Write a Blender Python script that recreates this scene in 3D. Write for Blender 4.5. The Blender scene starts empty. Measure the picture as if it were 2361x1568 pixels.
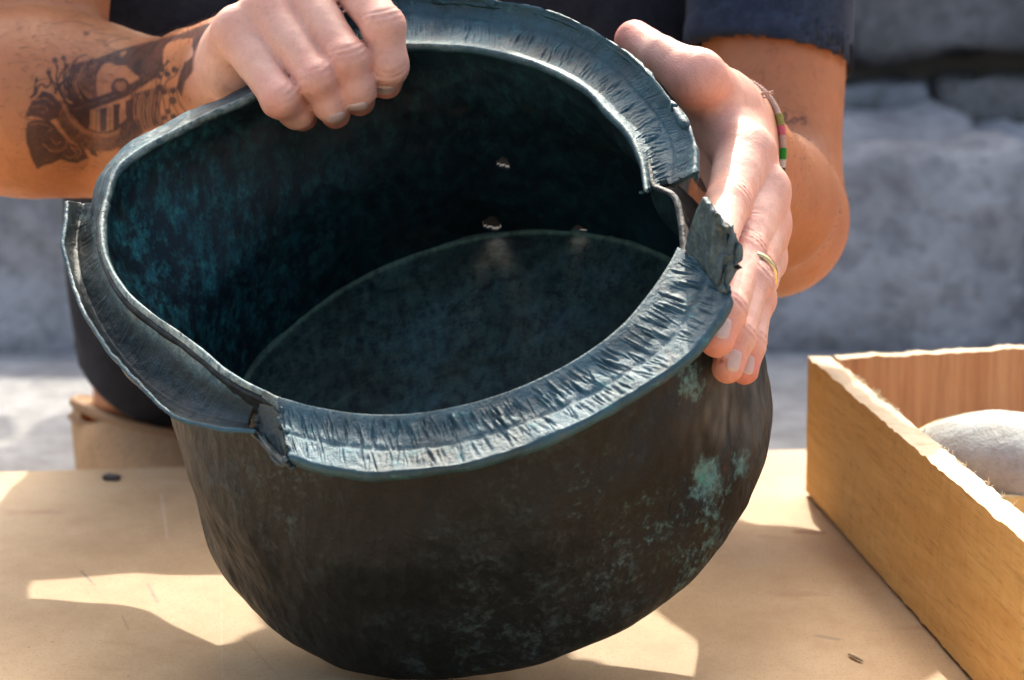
import bpy, bmesh, math, random
import numpy as np
from mathutils import Vector, Matrix

# ------------------------------------------------------------------ camera, world, sun, exposure
sc = bpy.context.scene
col = sc.collection
PITCH = math.atan(949 / 6556)
CAM = np.array([0.0, 0.0, 0.30])
cam_d = bpy.data.cameras.new("camera")
cam = bpy.data.objects.new("camera", cam_d)
col.objects.link(cam)
cam.location = CAM
cam.rotation_euler = (math.pi / 2 - PITCH, 0, 0)
cam_d.lens = 100
cam_d.sensor_width = 36
cam_d.clip_start = 0.05
cam_d.clip_end = 500
cam_d.dof.use_dof = True
cam_d.dof.focus_distance = 1.17
cam_d.dof.aperture_fstop = 14.0
cam_d.dof.aperture_blades = 7
sc.camera = cam

SUN_EL, SUN_AZ = math.radians(47), math.radians(3)      # azimuth from +Y towards +X
world = bpy.data.worlds.new("World")
sc.world = world
world.use_nodes = True
wn = world.node_tree.nodes
sky = wn.new("ShaderNodeTexSky")
sky.sky_type = 'NISHITA'
sky.sun_disc = False
sky.sun_elevation = SUN_EL
sky.sun_rotation = SUN_AZ
sky.air_density = 1.2
sky.dust_density = 10.0
sky.ozone_density = 1.5
bg = wn["Background"]
bg.inputs["Strength"].default_value = 0.15
world.node_tree.links.new(sky.outputs["Color"], bg.inputs["Color"])
sun_d = bpy.data.lights.new("sun", 'SUN')
sun_d.energy = 2.0
sun_d.angle = math.radians(0.5)
sun_d.color = (1.0, 0.93, 0.80)
sun = bpy.data.objects.new("sun", sun_d)
col.objects.link(sun)
sd = Vector((math.sin(SUN_AZ) * math.cos(SUN_EL), math.cos(SUN_AZ) * math.cos(SUN_EL), math.sin(SUN_EL)))
sun.rotation_euler = sd.to_track_quat('Z', 'Y').to_euler()
sun.location = (0, 3, 4)
sc.view_settings.view_transform = 'Standard'
sc.view_settings.look = 'None'
sc.view_settings.exposure = 1.45
sc.view_settings.gamma = 1
sc.cycles.use_denoising = True
sc.cycles.max_bounces = 8
sc.cycles.caustics_reflective = False
sc.cycles.caustics_refractive = False

# ------------------------------------------------------------------ helpers
F = 6556.0
FWD = np.array([0, math.cos(PITCH), -math.sin(PITCH)])
UP = np.array([0, math.sin(PITCH), math.cos(PITCH)])
RGT = np.array([1.0, 0, 0])


def ray(px, py):
    return RGT * ((px - 1180) / F) + FWD + UP * ((784 - py) / F)


def W(px, py, d):
    """Place where the line of sight through a photo point reaches distance d (along +Y)."""
    r = ray(px, py)
    return CAM + r * (d / r[1])


TZ = -0.0055            # table top height


def WZ(px, py, z):
    """Place on the table top (z above it) under a photo point."""
    r = ray(px, py)
    z = z + TZ
    return CAM + r * ((z - CAM[2]) / r[2])


def proj(P):
    P = np.asarray(P, float) - CAM
    f = P @ FWD
    return np.stack([1180 + F * (P @ RGT) / f, 784 - F * (P @ UP) / f], -1)


def nrm(v):
    v = np.asarray(v, float)
    return v / np.linalg.norm(v)


def hash3(i, j, k, s):
    h = (i * 374761393 + j * 668265263 + k * 2147483647 + s * 1274126177) & 0xFFFFFFFF
    h = ((h ^ (h >> 13)) * 1274126177) & 0xFFFFFFFF
    h = ((h ^ (h >> 16)) * 2246822519) & 0xFFFFFFFF
    return ((h ^ (h >> 15)) & 0xFFFFFF) / float(0xFFFFFF) * 2 - 1


def vnoise(P, freq, seed=0, octs=1, gain=0.5):
    P = np.atleast_2d(P)
    out = np.zeros(len(P))
    amp = 1.0
    for o in range(octs):
        Q = P * (freq * 2 ** o) + 17.3 * (o + 1)
        I = np.floor(Q).astype(np.int64)
        f = Q - I
        f = f * f * (3 - 2 * f)
        r = 0
        for dx in (0, 1):
            for dy in (0, 1):
                for dz in (0, 1):
                    w = (f[:, 0] if dx else 1 - f[:, 0]) * (f[:, 1] if dy else 1 - f[:, 1]) * (f[:, 2] if dz else 1 - f[:, 2])
                    r = r + w * hash3(I[:, 0] + dx, I[:, 1] + dy, I[:, 2] + dz, seed + o)
        out += amp * r
        amp *= gain
    return out


def sstep(a, b, x):
    t = np.clip((x - a) / (b - a), 0, 1)
    return t * t * (3 - 2 * t)


def origin(o):
    v = np.zeros(3)
    while o is not None:
        v += np.array(o.location)
        o = o.parent
    return v


def mk(name, V, Fc, mats, parent=None, smooth=True, at=None, attrs=None, uv=None):
    """One mesh object from world-space vertices; parented pieces keep their place."""
    V = np.asarray(V, float)
    base = origin(parent) if parent is not None else np.zeros(3)
    loc = np.zeros(3)
    if at is not None:
        loc = np.asarray(at, float) - base
    me = bpy.data.meshes.new(name)
    if isinstance(Fc, np.ndarray):
        n = Fc.shape[1]
        me.vertices.add(len(V))
        me.vertices.foreach_set("co", (V - base - loc).astype(np.float32).ravel())
        me.loops.add(Fc.size)
        me.loops.foreach_set("vertex_index", Fc.astype(np.int32).ravel())
        me.polygons.add(len(Fc))
        me.polygons.foreach_set("loop_start", np.arange(0, Fc.size, n, dtype=np.int32))
        me.update(calc_edges=True)
        me.validate()
    else:
        me.from_pydata((V - base - loc).tolist(), [], [list(map(int, f)) for f in Fc])
        me.update()
    if smooth:
        me.polygons.foreach_set("use_smooth", [True] * len(me.polygons))
    if not isinstance(mats, (list, tuple)):
        mats = [mats]
    for m in mats:
        me.materials.append(m)
    if attrs:
        for k, a in attrs.items():
            a = np.asarray(a, np.float32)
            if a.ndim == 1:
                at_ = me.attributes.new(k, 'FLOAT', 'POINT')
                at_.data.foreach_set("value", a)
            else:
                at_ = me.attributes.new(k, 'FLOAT_COLOR', 'POINT')
                if a.shape[1] == 3:
                    a = np.concatenate([a, np.ones((len(a), 1), np.float32)], 1)
                at_.data.foreach_set("color", a.ravel())
    if uv is not None:
        li = np.empty(len(me.loops), np.int32)
        me.loops.foreach_get("vertex_index", li)
        u = me.uv_layers.new(name="UVMap")
        u.data.foreach_set("uv", np.asarray(uv, np.float32)[li].ravel())
    o = bpy.data.objects.new(name, me)
    col.objects.link(o)
    o.location = loc
    if parent is not None:
        o.parent = parent
    return o


def empty(name, loc):
    o = bpy.data.objects.new(name, None)
    o.empty_display_size = 0.05
    col.objects.link(o)
    o.location = loc
    return o


def tag(o, label=None, cat=None, group=None, kind=None):
    if label: o["label"] = label
    if cat: o["category"] = cat
    if group: o["group"] = group
    if kind: o["kind"] = kind
    return o


def grid_faces(nu, nv, closed=False):
    f = []
    i = np.arange(nu if closed else nu - 1)
    j = np.arange(nv - 1)
    I, J = np.meshgrid(i, j, indexing='ij')
    I2 = (I + 1) % nu
    return np.stack([I * nv + J, I2 * nv + J, I2 * nv + J + 1, I * nv + J + 1], -1).reshape(-1, 4)


def tube(path, rad, seg=10, cap=True):
    path = np.asarray(path, float)
    n = len(path)
    rad = np.broadcast_to(np.asarray(rad, float), (n,))
    T = np.gradient(path, axis=0)
    T /= np.linalg.norm(T, axis=1)[:, None] + 1e-12
    a = np.array([0, 0, 1.0]) if abs(T[0][2]) < 0.9 else np.array([1.0, 0, 0])
    V = []
    u = nrm(np.cross(T[0], a))
    for i in range(n):
        u = nrm(u - T[i] * (u @ T[i]))
        w = np.cross(T[i], u)
        for k in range(seg):
            t = 2 * math.pi * k / seg
            V.append(path[i] + rad[i] * (math.cos(t) * u + math.sin(t) * w))
    Fc = []
    for i in range(n - 1):
        for k in range(seg):
            k2 = (k + 1) % seg
            Fc.append([i * seg + k, i * seg + k2, (i + 1) * seg + k2, (i + 1) * seg + k])
    if cap:
        Fc.append([k for k in range(seg)][::-1])
        Fc.append([(n - 1) * seg + k for k in range(seg)])
    return np.array(V), Fc


def catmull(P, n, closed=False):
    P = np.asarray(P, float)
    m = len(P)
    seg = np.linalg.norm(np.diff(P[:, :3], axis=0), axis=1)
    t = np.concatenate([[0], np.cumsum(seg)])
    ts = np.linspace(0, t[-1], n)
    out = np.empty((n, P.shape[1]))
    M = np.gradient(P, t, axis=0)
    k = np.clip(np.searchsorted(t, ts, side='right') - 1, 0, m - 2)
    h = (t[k + 1] - t[k])[:, None]
    s = ((ts - t[k])[:, None]) / h
    out = (2 * s**3 - 3 * s**2 + 1) * P[k] + (s**3 - 2 * s**2 + s) * h * M[k] + (-2 * s**3 + 3 * s**2) * P[k + 1] + (s**3 - s**2) * h * M[k + 1]
    return out, ts


# ------------------------------------------------------------------ materials
class NB:
    def __init__(s, name):
        s.m = bpy.data.materials.new(name)
        s.m.use_nodes = True
        s.t = s.m.node_tree
        s.n = s.t.nodes
        s.b = s.n["Principled BSDF"]

    def link(s, a, b):
        s.t.links.new(a, b)

    def put(s, sock, v):
        if hasattr(v, "is_output"):
            s.link(v, sock)
        elif isinstance(v, (tuple, list)) and len(v) == 3 and sock.type == 'RGBA':
            sock.default_value = (*v, 1)
        else:
            sock.default_value = v

    def set(s, **k):
        for a, v in k.items():
            s.put(s.b.inputs[a.replace("_", " ")], v)

    def coord(s, kind="Object"):
        return s.n.new("ShaderNodeTexCoord").outputs[kind]

    def mapping(s, vec, scale=(1, 1, 1), rot=(0, 0, 0), loc=(0, 0, 0)):
        q = s.n.new("ShaderNodeMapping")
        s.link(vec, q.inputs[0])
        q.inputs["Scale"].default_value = scale
        q.inputs["Rotation"].default_value = rot
        q.inputs["Location"].default_value = loc
        return q.outputs[0]

    def noise(s, vec, scale, detail=4, rough=0.55, dist=0.0, out="Fac"):
        q = s.n.new("ShaderNodeTexNoise")
        s.link(vec, q.inputs["Vector"])
        q.inputs["Scale"].default_value = scale
        q.inputs["Detail"].default_value = detail
        q.inputs["Roughness"].default_value = rough
        q.inputs["Distortion"].default_value = dist
        return q.outputs[out]

    def voro(s, vec, scale, feat='F1', out="Distance", rnd=1.0):
        q = s.n.new("ShaderNodeTexVoronoi")
        q.feature = feat
        s.link(vec, q.inputs["Vector"])
        q.inputs["Scale"].default_value = scale
        q.inputs["Randomness"].default_value = rnd
        return q.outputs[out]

    def wave(s, vec, scale, dist=2.0, detail=2, dscale=1.0, dirn='X'):
        q = s.n.new("ShaderNodeTexWave")
        q.bands_direction = dirn
        s.link(vec, q.inputs["Vector"])
        q.inputs["Scale"].default_value = scale
        q.inputs["Distortion"].default_value = dist
        q.inputs["Detail"].default_value = detail
        q.inputs["Detail Scale"].default_value = dscale
        return q.outputs["Fac"]

    def ramp(s, fac, stops):
        q = s.n.new("ShaderNodeValToRGB")
        s.put(q.inputs[0], fac)
        e = q.color_ramp.elements
        while len(e) < len(stops):
            e.new(0.5)
        for el, (p, c) in zip(e, stops):
            el.position = p
            el.color = (*c, 1) if isinstance(c, (tuple, list)) else (c, c, c, 1)
        return q.outputs[0]

    def mix(s, f, a, b, mode='MIX'):
        q = s.n.new("ShaderNodeMix")
        q.data_type = 'RGBA'
        q.blend_type = mode
        s.put(q.inputs[0], f)
        s.put(q.inputs[6], a)
        s.put(q.inputs[7], b)
        return q.outputs[2]

    def math(s, op, a, b=0.0, c=0.0, clamp=False):
        q = s.n.new("ShaderNodeMath")
        q.operation = op
        q.use_clamp = clamp
        s.put(q.inputs[0], a)
        s.put(q.inputs[1], b)
        s.put(q.inputs[2], c)
        return q.outputs[0]

    def attr(s, name, out="Fac"):
        q = s.n.new("ShaderNodeAttribute")
        q.attribute_name = name
        return q.outputs[out]

    def seg(s, vec, a, b, w, soft=0.6):
        """1 on a straight scratch from a to b (local x, y), 0 away from it."""
        def vm(op, p, q=None, out=0):
            n = s.n.new("ShaderNodeVectorMath")
            n.operation = op
            s.put(n.inputs[0], p)
            if q is not None:
                s.put(n.inputs[1], q)
            return n.outputs[out]
        ba = (b[0] - a[0], b[1] - a[1], 0.0)
        L2 = ba[0] ** 2 + ba[1] ** 2
        pa = vm('SUBTRACT', vec, (a[0], a[1], 0.0))
        t = s.math('DIVIDE', vm('DOT_PRODUCT', pa, ba, 1), L2, clamp=True)
        n = s.n.new("ShaderNodeVectorMath")
        n.operation = 'SCALE'
        n.inputs[0].default_value = ba
        s.link(t, n.inputs["Scale"])
        d = vm('LENGTH', vm('SUBTRACT', pa, n.outputs[0]), None, 1)
        return s.math('SUBTRACT', 1.0, s.math('DIVIDE', d, w), clamp=True)

    def bump(s, h, strength=0.5, dist=0.001, prev=None):
        q = s.n.new("ShaderNodeBump")
        s.put(q.inputs["Height"], h)
        q.inputs["Strength"].default_value = strength
        q.inputs["Distance"].default_value = dist
        if prev is not None:
            s.link(prev, q.inputs["Normal"])
        s.link(q.outputs[0], s.b.inputs["Normal"])
        return q.outputs[0]


def bronze_exterior():
    m = NB("bronze_exterior")
    c = m.coord()
    n1 = m.noise(c, 14, 6, 0.65)
    n2 = m.noise(c, 90, 8, 0.75)
    n3 = m.noise(c, 330, 4, 0.7)
    base = m.ramp(n1, [(0.3, (0.0045, 0.0066, 0.0068)), (0.5, (0.0080, 0.0110, 0.0112)), (0.7, (0.015, 0.0175, 0.0165))])
    spk = m.math('MULTIPLY', m.ramp(m.math('ADD', m.math('MULTIPLY', n2, 0.6), m.math('MULTIPLY', n3, 0.4)), [(0.50, 0.0), (0.62, 1.0)]), m.ramp(n1, [(0.40, 0.0), (0.60, 1.0)]))
    base = m.mix(m.math('MULTIPLY', spk, 0.80), base, (0.070, 0.105, 0.108))
    verd = m.attr("verdigris")
    vn = m.math('ADD', m.math('MULTIPLY', n2, 0.60), m.math('MULTIPLY', n3, 0.52))
    vm = m.math('MULTIPLY', m.math('SUBTRACT', m.math('ADD', vn, m.math('MULTIPLY', verd, 0.5)), 0.80, clamp=True), 6.0, clamp=True)
    vm = m.math('MULTIPLY', vm, m.math('MULTIPLY', verd, 2.2, clamp=True))
    base = m.mix(vm, base, m.ramp(n3, [(0.35, (0.05, 0.10, 0.10)), (0.6, (0.11, 0.24, 0.22))]))
    base = m.mix(m.ramp(m.math('MULTIPLY', verd, m.math('ADD', n2, 0.35)), [(0.80, 0.0), (0.92, 1.0)]), base, (0.04, 0.34, 0.24))
    gl = m.attr("wear")
    gm = m.math('MULTIPLY', gl, m.ramp(m.voro(m.mapping(c, (1, 1, 0.55)), 150, 'SMOOTH_F1'), [(0.2, 0.9), (0.6, 0.15)]))
    base = m.mix(gm, base, (0.16, 0.145, 0.115))
    red = m.ramp(m.noise(c, 160, 2, 0.5), [(0.765, 0.0), (0.79, 1.0)])
    base = m.mix(m.math('MULTIPLY', red, 0.6), base, (0.20, 0.045, 0.02))
    m.set(Base_Color=base, Metallic=0.0, Roughness=m.ramp(n2, [(0.3, 0.38), (0.7, 0.58)]))
    m.b.inputs["Specular IOR Level"].default_value = 0.29
    h1 = m.math('ADD', m.voro(m.mapping(c, (1.0, 1.0, 0.6)), 62, 'SMOOTH_F1'), m.math('MULTIPLY', m.voro(m.mapping(c, (1.2, 1.0, 0.5), (0.3, 0.2, 0)), 150), 0.45))
    b = m.bump(m.math('ADD', h1, m.math('MULTIPLY', n1, 0.9)), 0.60, 0.0040)
    m.bump(m.math('ADD', n2, m.math('MULTIPLY', n3, 0.7)), 0.7, 0.0011, b)
    return m.m


def bronze_interior():
    m = NB("bronze_interior")
    c = m.coord()
    n1 = m.noise(c, 16, 6, 0.7)
    n2 = m.noise(m.mapping(c, (1.6, 0.9, 0.8), (0.5, 0.3, 0)), 120, 8, 0.78)
    n3 = m.noise(c, 260, 4, 0.7)
    base = m.ramp(n1, [(0.3, (0.003, 0.005, 0.006)), (0.55, (0.005, 0.015, 0.020)), (0.75, (0.010, 0.027, 0.036))])
    t = m.math('MULTIPLY', m.math('MULTIPLY', m.ramp(n2, [(0.46, 0.0), (0.66, 1.0)]), m.ramp(n1, [(0.3, 0.35), (0.6, 1.0)])), m.attr("teal"))
    base = m.mix(m.math('MULTIPLY', t, 0.85), base, m.ramp(n3, [(0.4, (0.014, 0.13, 0.17)), (0.65, (0.05, 0.32, 0.28))]))
    base = m.mix(m.ramp(m.noise(c, 45, 4, 0.6), [(0.62, 0.0), (0.72, 0.5)]), base, (0.03, 0.022, 0.014))
    fw = m.attr("floor_sky_tone")  # floor colour lightened for the sky it faces, mottled like corrosion
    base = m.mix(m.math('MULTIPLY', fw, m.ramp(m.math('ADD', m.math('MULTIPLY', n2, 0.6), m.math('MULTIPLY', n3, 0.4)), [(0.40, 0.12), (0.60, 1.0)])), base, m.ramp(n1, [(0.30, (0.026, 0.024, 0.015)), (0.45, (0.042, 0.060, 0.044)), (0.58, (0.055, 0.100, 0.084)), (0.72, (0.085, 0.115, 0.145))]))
    cl = m.attr("crust_glint")
    cr = m.math('MULTIPLY', cl, m.ramp(n2, [(0.35, 0.2), (0.62, 1.0)]))
    base = m.mix(cr, base, (0.14, 0.22, 0.13))
    m.set(Base_Color=base, Metallic=0.0, Roughness=m.ramp(n2, [(0.3, 0.42), (0.7, 0.65)]))
    m.b.inputs["Specular IOR Level"].default_value = 0.25
    b = m.bump(m.math('ADD', n1, m.voro(c, 70, 'SMOOTH_F1')), 0.4, 0.003)
    m.bump(m.math('ADD', n2, m.math('MULTIPLY', n3, 0.6)), 0.5, 0.0010, b)
    return m.m


def bronze_rim():
    m = NB("bronze_rim")
    c = m.coord()
    n1 = m.noise(c, 22, 6, 0.65)
    n2 = m.noise(c, 120, 8, 0.75)
    n3 = m.noise(c, 420, 3, 0.7)
    base = m.ramp(n1, [(0.28, (0.011, 0.026, 0.029)), (0.5, (0.019, 0.068, 0.090)), (0.72, (0.025, 0.105, 0.150))])
    base = m.mix(m.ramp(n2, [(0.56, 0.0), (0.70, 0.6)]), base, (0.07, 0.24, 0.25))
    base = m.mix(m.ramp(m.noise(c, 70, 5, 0.7), [(0.60, 0.0), (0.74, 0.55)]), base, (0.13, 0.085, 0.055))
    br = m.attr("brown")
    base = m.mix(m.math('MULTIPLY', br, m.ramp(n2, [(0.3, 1.0), (0.75, 0.55)])), base, m.ramp(n1, [(0.3, (0.016, 0.016, 0.011)), (0.7, (0.050, 0.046, 0.031))]))
    cl = m.attr("crust_glint")
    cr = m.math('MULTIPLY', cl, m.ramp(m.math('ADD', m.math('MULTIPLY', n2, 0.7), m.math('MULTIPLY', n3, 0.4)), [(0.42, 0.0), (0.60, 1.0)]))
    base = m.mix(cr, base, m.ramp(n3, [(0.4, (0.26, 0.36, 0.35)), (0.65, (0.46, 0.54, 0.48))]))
    m.set(Base_Color=base, Metallic=0.15, Roughness=m.ramp(n2, [(0.3, 0.36), (0.7, 0.60)]))
    m.b.inputs["Specular IOR Level"].default_value = 0.5
    b = m.bump(m.math('ADD', n2, m.math('MULTIPLY', n3, 0.7)), 0.75, 0.0012)
    return m.m


def board_mat():
    m = NB("plywood_board")
    c = m.coord()
    n1 = m.noise(m.mapping(c, (1.0, 0.55, 1), (0, 0, 0.5)), 13, 7, 0.68)
    n2 = m.noise(m.mapping(c, (1.0, 0.45, 1)), 110, 6, 0.75)
    n3 = m.noise(m.mapping(c, (1.0, 0.4, 1)), 900, 2, 0.7)
    base = m.ramp(n1, [(0.3, (0.40, 0.255, 0.125)), (0.5, (0.49, 0.335, 0.18)), (0.7, (0.54, 0.395, 0.235))])
    base = m.mix(m.ramp(n2, [(0.32, 0.28), (0.55, 0.0)]), base, (0.40, 0.25, 0.13))
    st = m.ramp(m.noise(m.mapping(c, (1, 1.6, 1), (0, 0, 0), (3.1, 1.7, 0)), 17, 3, 0.5), [(0.66, 0.0), (0.74, 0.55)])
    base = m.mix(st, base, (0.34, 0.17, 0.08))
    base = m.mix(m.ramp(n3, [(0.55, 0.0), (0.70, 0.55)]), base, (0.25, 0.17, 0.10))
    # scratches and stains of the board, in its own plane
    cf = m.mapping(c, (1, 1, 0))
    wob = m.noise(c, 60, 2, 0.5)
    dots = m.math('MULTIPLY', m.ramp(m.voro(m.mapping(c, (1, 0.6, 1)), 75), [(0.035, 1.0), (0.06, 0.0)]), m.ramp(m.noise(c, 9, 3, 0.6), [(0.50, 0.0), (0.62, 1.0)]))
    base = m.mix(m.math('MULTIPLY', dots, 0.7), base, (0.16, 0.09, 0.05))
    for (x0, y0, x1, y1, w, k, cc) in BOARD_MARKS:
        q = m.math('MULTIPLY', m.seg(cf, (x0, y0), (x1, y1), w), m.ramp(n2 if w < 0.004 else wob, [(0.36, 0.35), (0.55, 1.0)]))
        base = m.mix(m.math('MULTIPLY', m.math('MULTIPLY', q, 2.0 if w < 0.004 else 1.3, clamp=True), k), base, cc)
    m.set(Base_Color=base, Roughness=0.62)
    m.b.inputs["Specular IOR Level"].default_value = 0.35
    m.bump(m.math('ADD', n2, m.math('MULTIPLY', n3, 0.6)), 0.12, 0.0005)
    return m.m


def plank_mat(name, ca, cb, dark, rot=0.0, along=(3, 60, 60)):
    m = NB(name)
    c = m.coord()
    v = m.mapping(c, along)
    n1 = m.noise(v, 1.0, 6, 0.6, 0.6)
    n2 = m.noise(v, 3.6, 4, 0.6)
    n3 = m.noise(c, 30, 5, 0.6)
    n4 = m.noise(c, 420, 2, 0.6)
    base = m.ramp(n1, [(0.3, ca), (0.7, cb)])
    base = m.mix(m.ramp(n2, [(0.30, 0.45), (0.48, 0.0)]), base, dark)
    base = m.mix(m.ramp(m.noise(m.mapping(c, (1, 0.5, 1)), 26, 4, 0.6), [(0.62, 0.0), (0.75, 0.45)]), base, tuple(x * 0.6 for x in dark))
    m.set(Base_Color=base, Roughness=0.7)
    m.b.inputs["Specular IOR Level"].default_value = 0.3
    m.bump(m.math('ADD', m.math('MULTIPLY', n2, 1.0), m.math('MULTIPLY', n4, 0.5)), 0.25, 0.0008)
    return m.m


def stone_mat(name, ca, cb, cc, sc_=1.0):
    m = NB(name)
    c = m.coord()
    n1 = m.noise(c, 3.5 * sc_, 7, 0.65)
    n2 = m.noise(c, 21 * sc_, 6, 0.65)
    base = m.ramp(n1, [(0.3, ca), (0.5, cb), (0.68, cc)])
    base = m.mix(m.ramp(n2, [(0.38, 0.42), (0.53, 0.0)]), base, tuple(x * 0.45 for x in ca))
    m.set(Base_Color=base, Roughness=0.9)
    m.b.inputs["Specular IOR Level"].default_value = 0.2
    m.bump(m.math('ADD', n2, m.math('MULTIPLY', n1, 1.5)), 0.8, 0.015)
    return m.m


def skin_mat():
    m = NB("skin")
    c = m.coord()
    base = m.attr("skin", "Color")
    n1 = m.noise(c, 55, 5, 0.6)
    n2 = m.noise(c, 900, 3, 0.6)
    base = m.mix(m.ramp(n1, [(0.35, 0.22), (0.65, 0.0)]), base, (0.42, 0.11, 0.06))
    n5 = m.noise(c, 330, 4, 0.7)
    base = m.mix(m.ramp(n5, [(0.30, 0.14), (0.5, 0.0)]), base, (0.20, 0.07, 0.035))
    m.set(Base_Color=base, Roughness=m.ramp(n2, [(0.3, 0.42), (0.7, 0.55)]))
    m.b.inputs["Specular IOR Level"].default_value = 0.40
    m.b.inputs["Subsurface Weight"].default_value = 0.14
    m.b.inputs["Subsurface Radius"].default_value = (0.010, 0.0038, 0.0018)
    m.b.inputs["Subsurface Scale"].default_value = 0.14
    v = m.voro(c, 1150, 'SMOOTH_F1')
    b_ = m.bump(m.voro(m.mapping(c, (1, 1, 1.8)), 420, 'DISTANCE_TO_EDGE'), 0.12, 0.0004)
    m.bump(m.math('ADD', m.math('MULTIPLY', v, 0.6), n2), 0.22, 0.0006, b_)
    return m.m


def cloth_mat(name, ca, cb, scale=1400):
    m = NB(name)
    c = m.coord()
    n1 = m.noise(c, 90, 6, 0.75)
    n2 = m.noise(c, scale, 2, 0.6)
    base = m.ramp(m.math('ADD', m.math('MULTIPLY', n1, 0.6), m.math('MULTIPLY', n2, 0.4)), [(0.35, ca), (0.65, cb)])
    m.set(Base_Color=base, Roughness=0.9)
    m.b.inputs["Specular IOR Level"].default_value = 0.15
    m.b.inputs["Sheen Weight"].default_value = 0.06
    m.bump(m.math('ADD', n2, n1), 0.4, 0.0012)
    return m.m


def flat_mat(name, c, rough=0.6, metal=0.0, nscale=200, var=0.3, spec=0.4):
    m = NB(name)
    k = m.coord()
    n = m.noise(k, nscale, 4, 0.65)
    m.set(Base_Color=m.mix(m.ramp(n, [(0.3, 0.0), (0.7, 1.0)]), tuple(x * (1 - var) for x in c), c), Roughness=rough, Metallic=metal)
    m.b.inputs["Specular IOR Level"].default_value = spec
    m.bump(n, 0.3, 0.0005)
    return m.m


M_EXT, M_INT, M_RIM = bronze_exterior(), bronze_interior(), bronze_rim()
# ------------------------------------------------------------------ ground, steps, wall
GZ = -0.11
M_GROUND = stone_mat("paving_dust", (0.28, 0.275, 0.265), (0.37, 0.365, 0.355), (0.46, 0.455, 0.445), 2.0)
g = mk("ground", [(-80, -80, GZ), (80, -80, GZ), (80, 80, GZ), (-80, 80, GZ)], [[0, 1, 2, 3]], M_GROUND, smooth=False)
tag(g, "pale dusty stone paving behind and under the table", None, None, "structure")
M_STONE = [stone_mat("step_stone", (0.24, 0.25, 0.265), (0.42, 0.43, 0.445), (0.58, 0.59, 0.60), 1.6),
           stone_mat("step_stone_warm", (0.25, 0.245, 0.245), (0.42, 0.41, 0.41), (0.56, 0.55, 0.54), 1.9),
           stone_mat("step_stone_pale", (0.30, 0.31, 0.325), (0.48, 0.49, 0.505), (0.62, 0.63, 0.64), 1.4)]


def rough_block(name, x0, x1, y0, y1, z0, z1, mat, parent, seed, amp=0.012, rnd=0.02, yaw=0.0, at=None):
    """Roughly dressed stone: subdivided box, rounded arrises, broken faces."""
    nx, ny, nz = max(4, int((x1 - x0) / 0.03)), max(3, int((y1 - y0) / 0.045)), max(4, int((z1 - z0) / 0.022))
    bm = bmesh.new()
    pts = {}
    def vert(i, j, k):
        key = (i, j, k)
        if key not in pts:
            pts[key] = bm.verts.new((x0 + (x1 - x0) * i / nx, y0 + (y1 - y0) * j / ny, z0 + (z1 - z0) * k / nz))
        return pts[key]
    for i in range(nx):
        for k in range(nz):
            bm.faces.new([vert(i, 0, k), vert(i + 1, 0, k), vert(i + 1, 0, k + 1), vert(i, 0, k + 1)])
            bm.faces.new([vert(i, ny, k), vert(i, ny, k + 1), vert(i + 1, ny, k + 1), vert(i + 1, ny, k)])
        for j in range(ny):
            bm.faces.new([vert(i, j, nz), vert(i + 1, j, nz), vert(i + 1, j + 1, nz), vert(i, j + 1, nz)])
            bm.faces.new([vert(i, j, 0), vert(i, j + 1, 0), vert(i + 1, j + 1, 0), vert(i + 1, j, 0)])
    for j in range(ny):
        for k in range(nz):
            bm.faces.new([vert(0, j, k), vert(0, j, k + 1), vert(0, j + 1, k + 1), vert(0, j + 1, k)])
            bm.faces.new([vert(nx, j, k), vert(nx, j + 1, k), vert(nx, j + 1, k + 1), vert(nx, j, k + 1)])
    bm.verts.index_update()
    V = np.array([v.co[:] for v in bm.verts])
    Fc = [[v.index for v in f.verts] for f in bm.faces]
    bm.free()
    c = np.array([(x0 + x1) / 2, (y0 + y1) / 2, (z0 + z1) / 2])
    h = np.array([(x1 - x0) / 2, (y1 - y0) / 2, (z1 - z0) / 2])
    q = V - c
    r = min(rnd, h.min() * 0.8)
    inner = np.clip(q, -(h - r), h - r)
    dlt = q - inner
    L = np.linalg.norm(dlt, axis=1)
    ok = L > 1e-9
    q[ok] = inner[ok] + dlt[ok] / L[ok][:, None] * r
    V = q + c
    nv = np.where(ok[:, None], dlt / np.maximum(L, 1e-9)[:, None], q / h)
    disp = amp * (vnoise(V, 7, seed, 2) * 0.8 + vnoise(V, 26, seed + 9, 3, 0.6) * 0.6)
    V = V + nv * disp[:, None]
    return mk(name, V, Fc, mat, parent, at=at)


STEP_D = 2.86
steps = empty("stone_steps", (0.2, STEP_D, GZ))
tag(steps, "low rough grey stone step blurred behind the man", "stone steps")
random.seed(4)
x = -1.7
k = 0
for w in (0.95, 1.28, 0.9, 1.15, 0.9):
    rough_block("step_block", x + 0.006, x + w - 0.006, STEP_D - 0.14 + 0.04 * math.sin(k * 2.1), 3.60, GZ - 0.03, 0.078 + 0.012 * math.sin(k * 1.7),
                M_STONE[(0, 1, 0, 2, 1)[k]], steps, 30 + k, 0.018, 0.03)
    x += w
    k += 1

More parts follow.
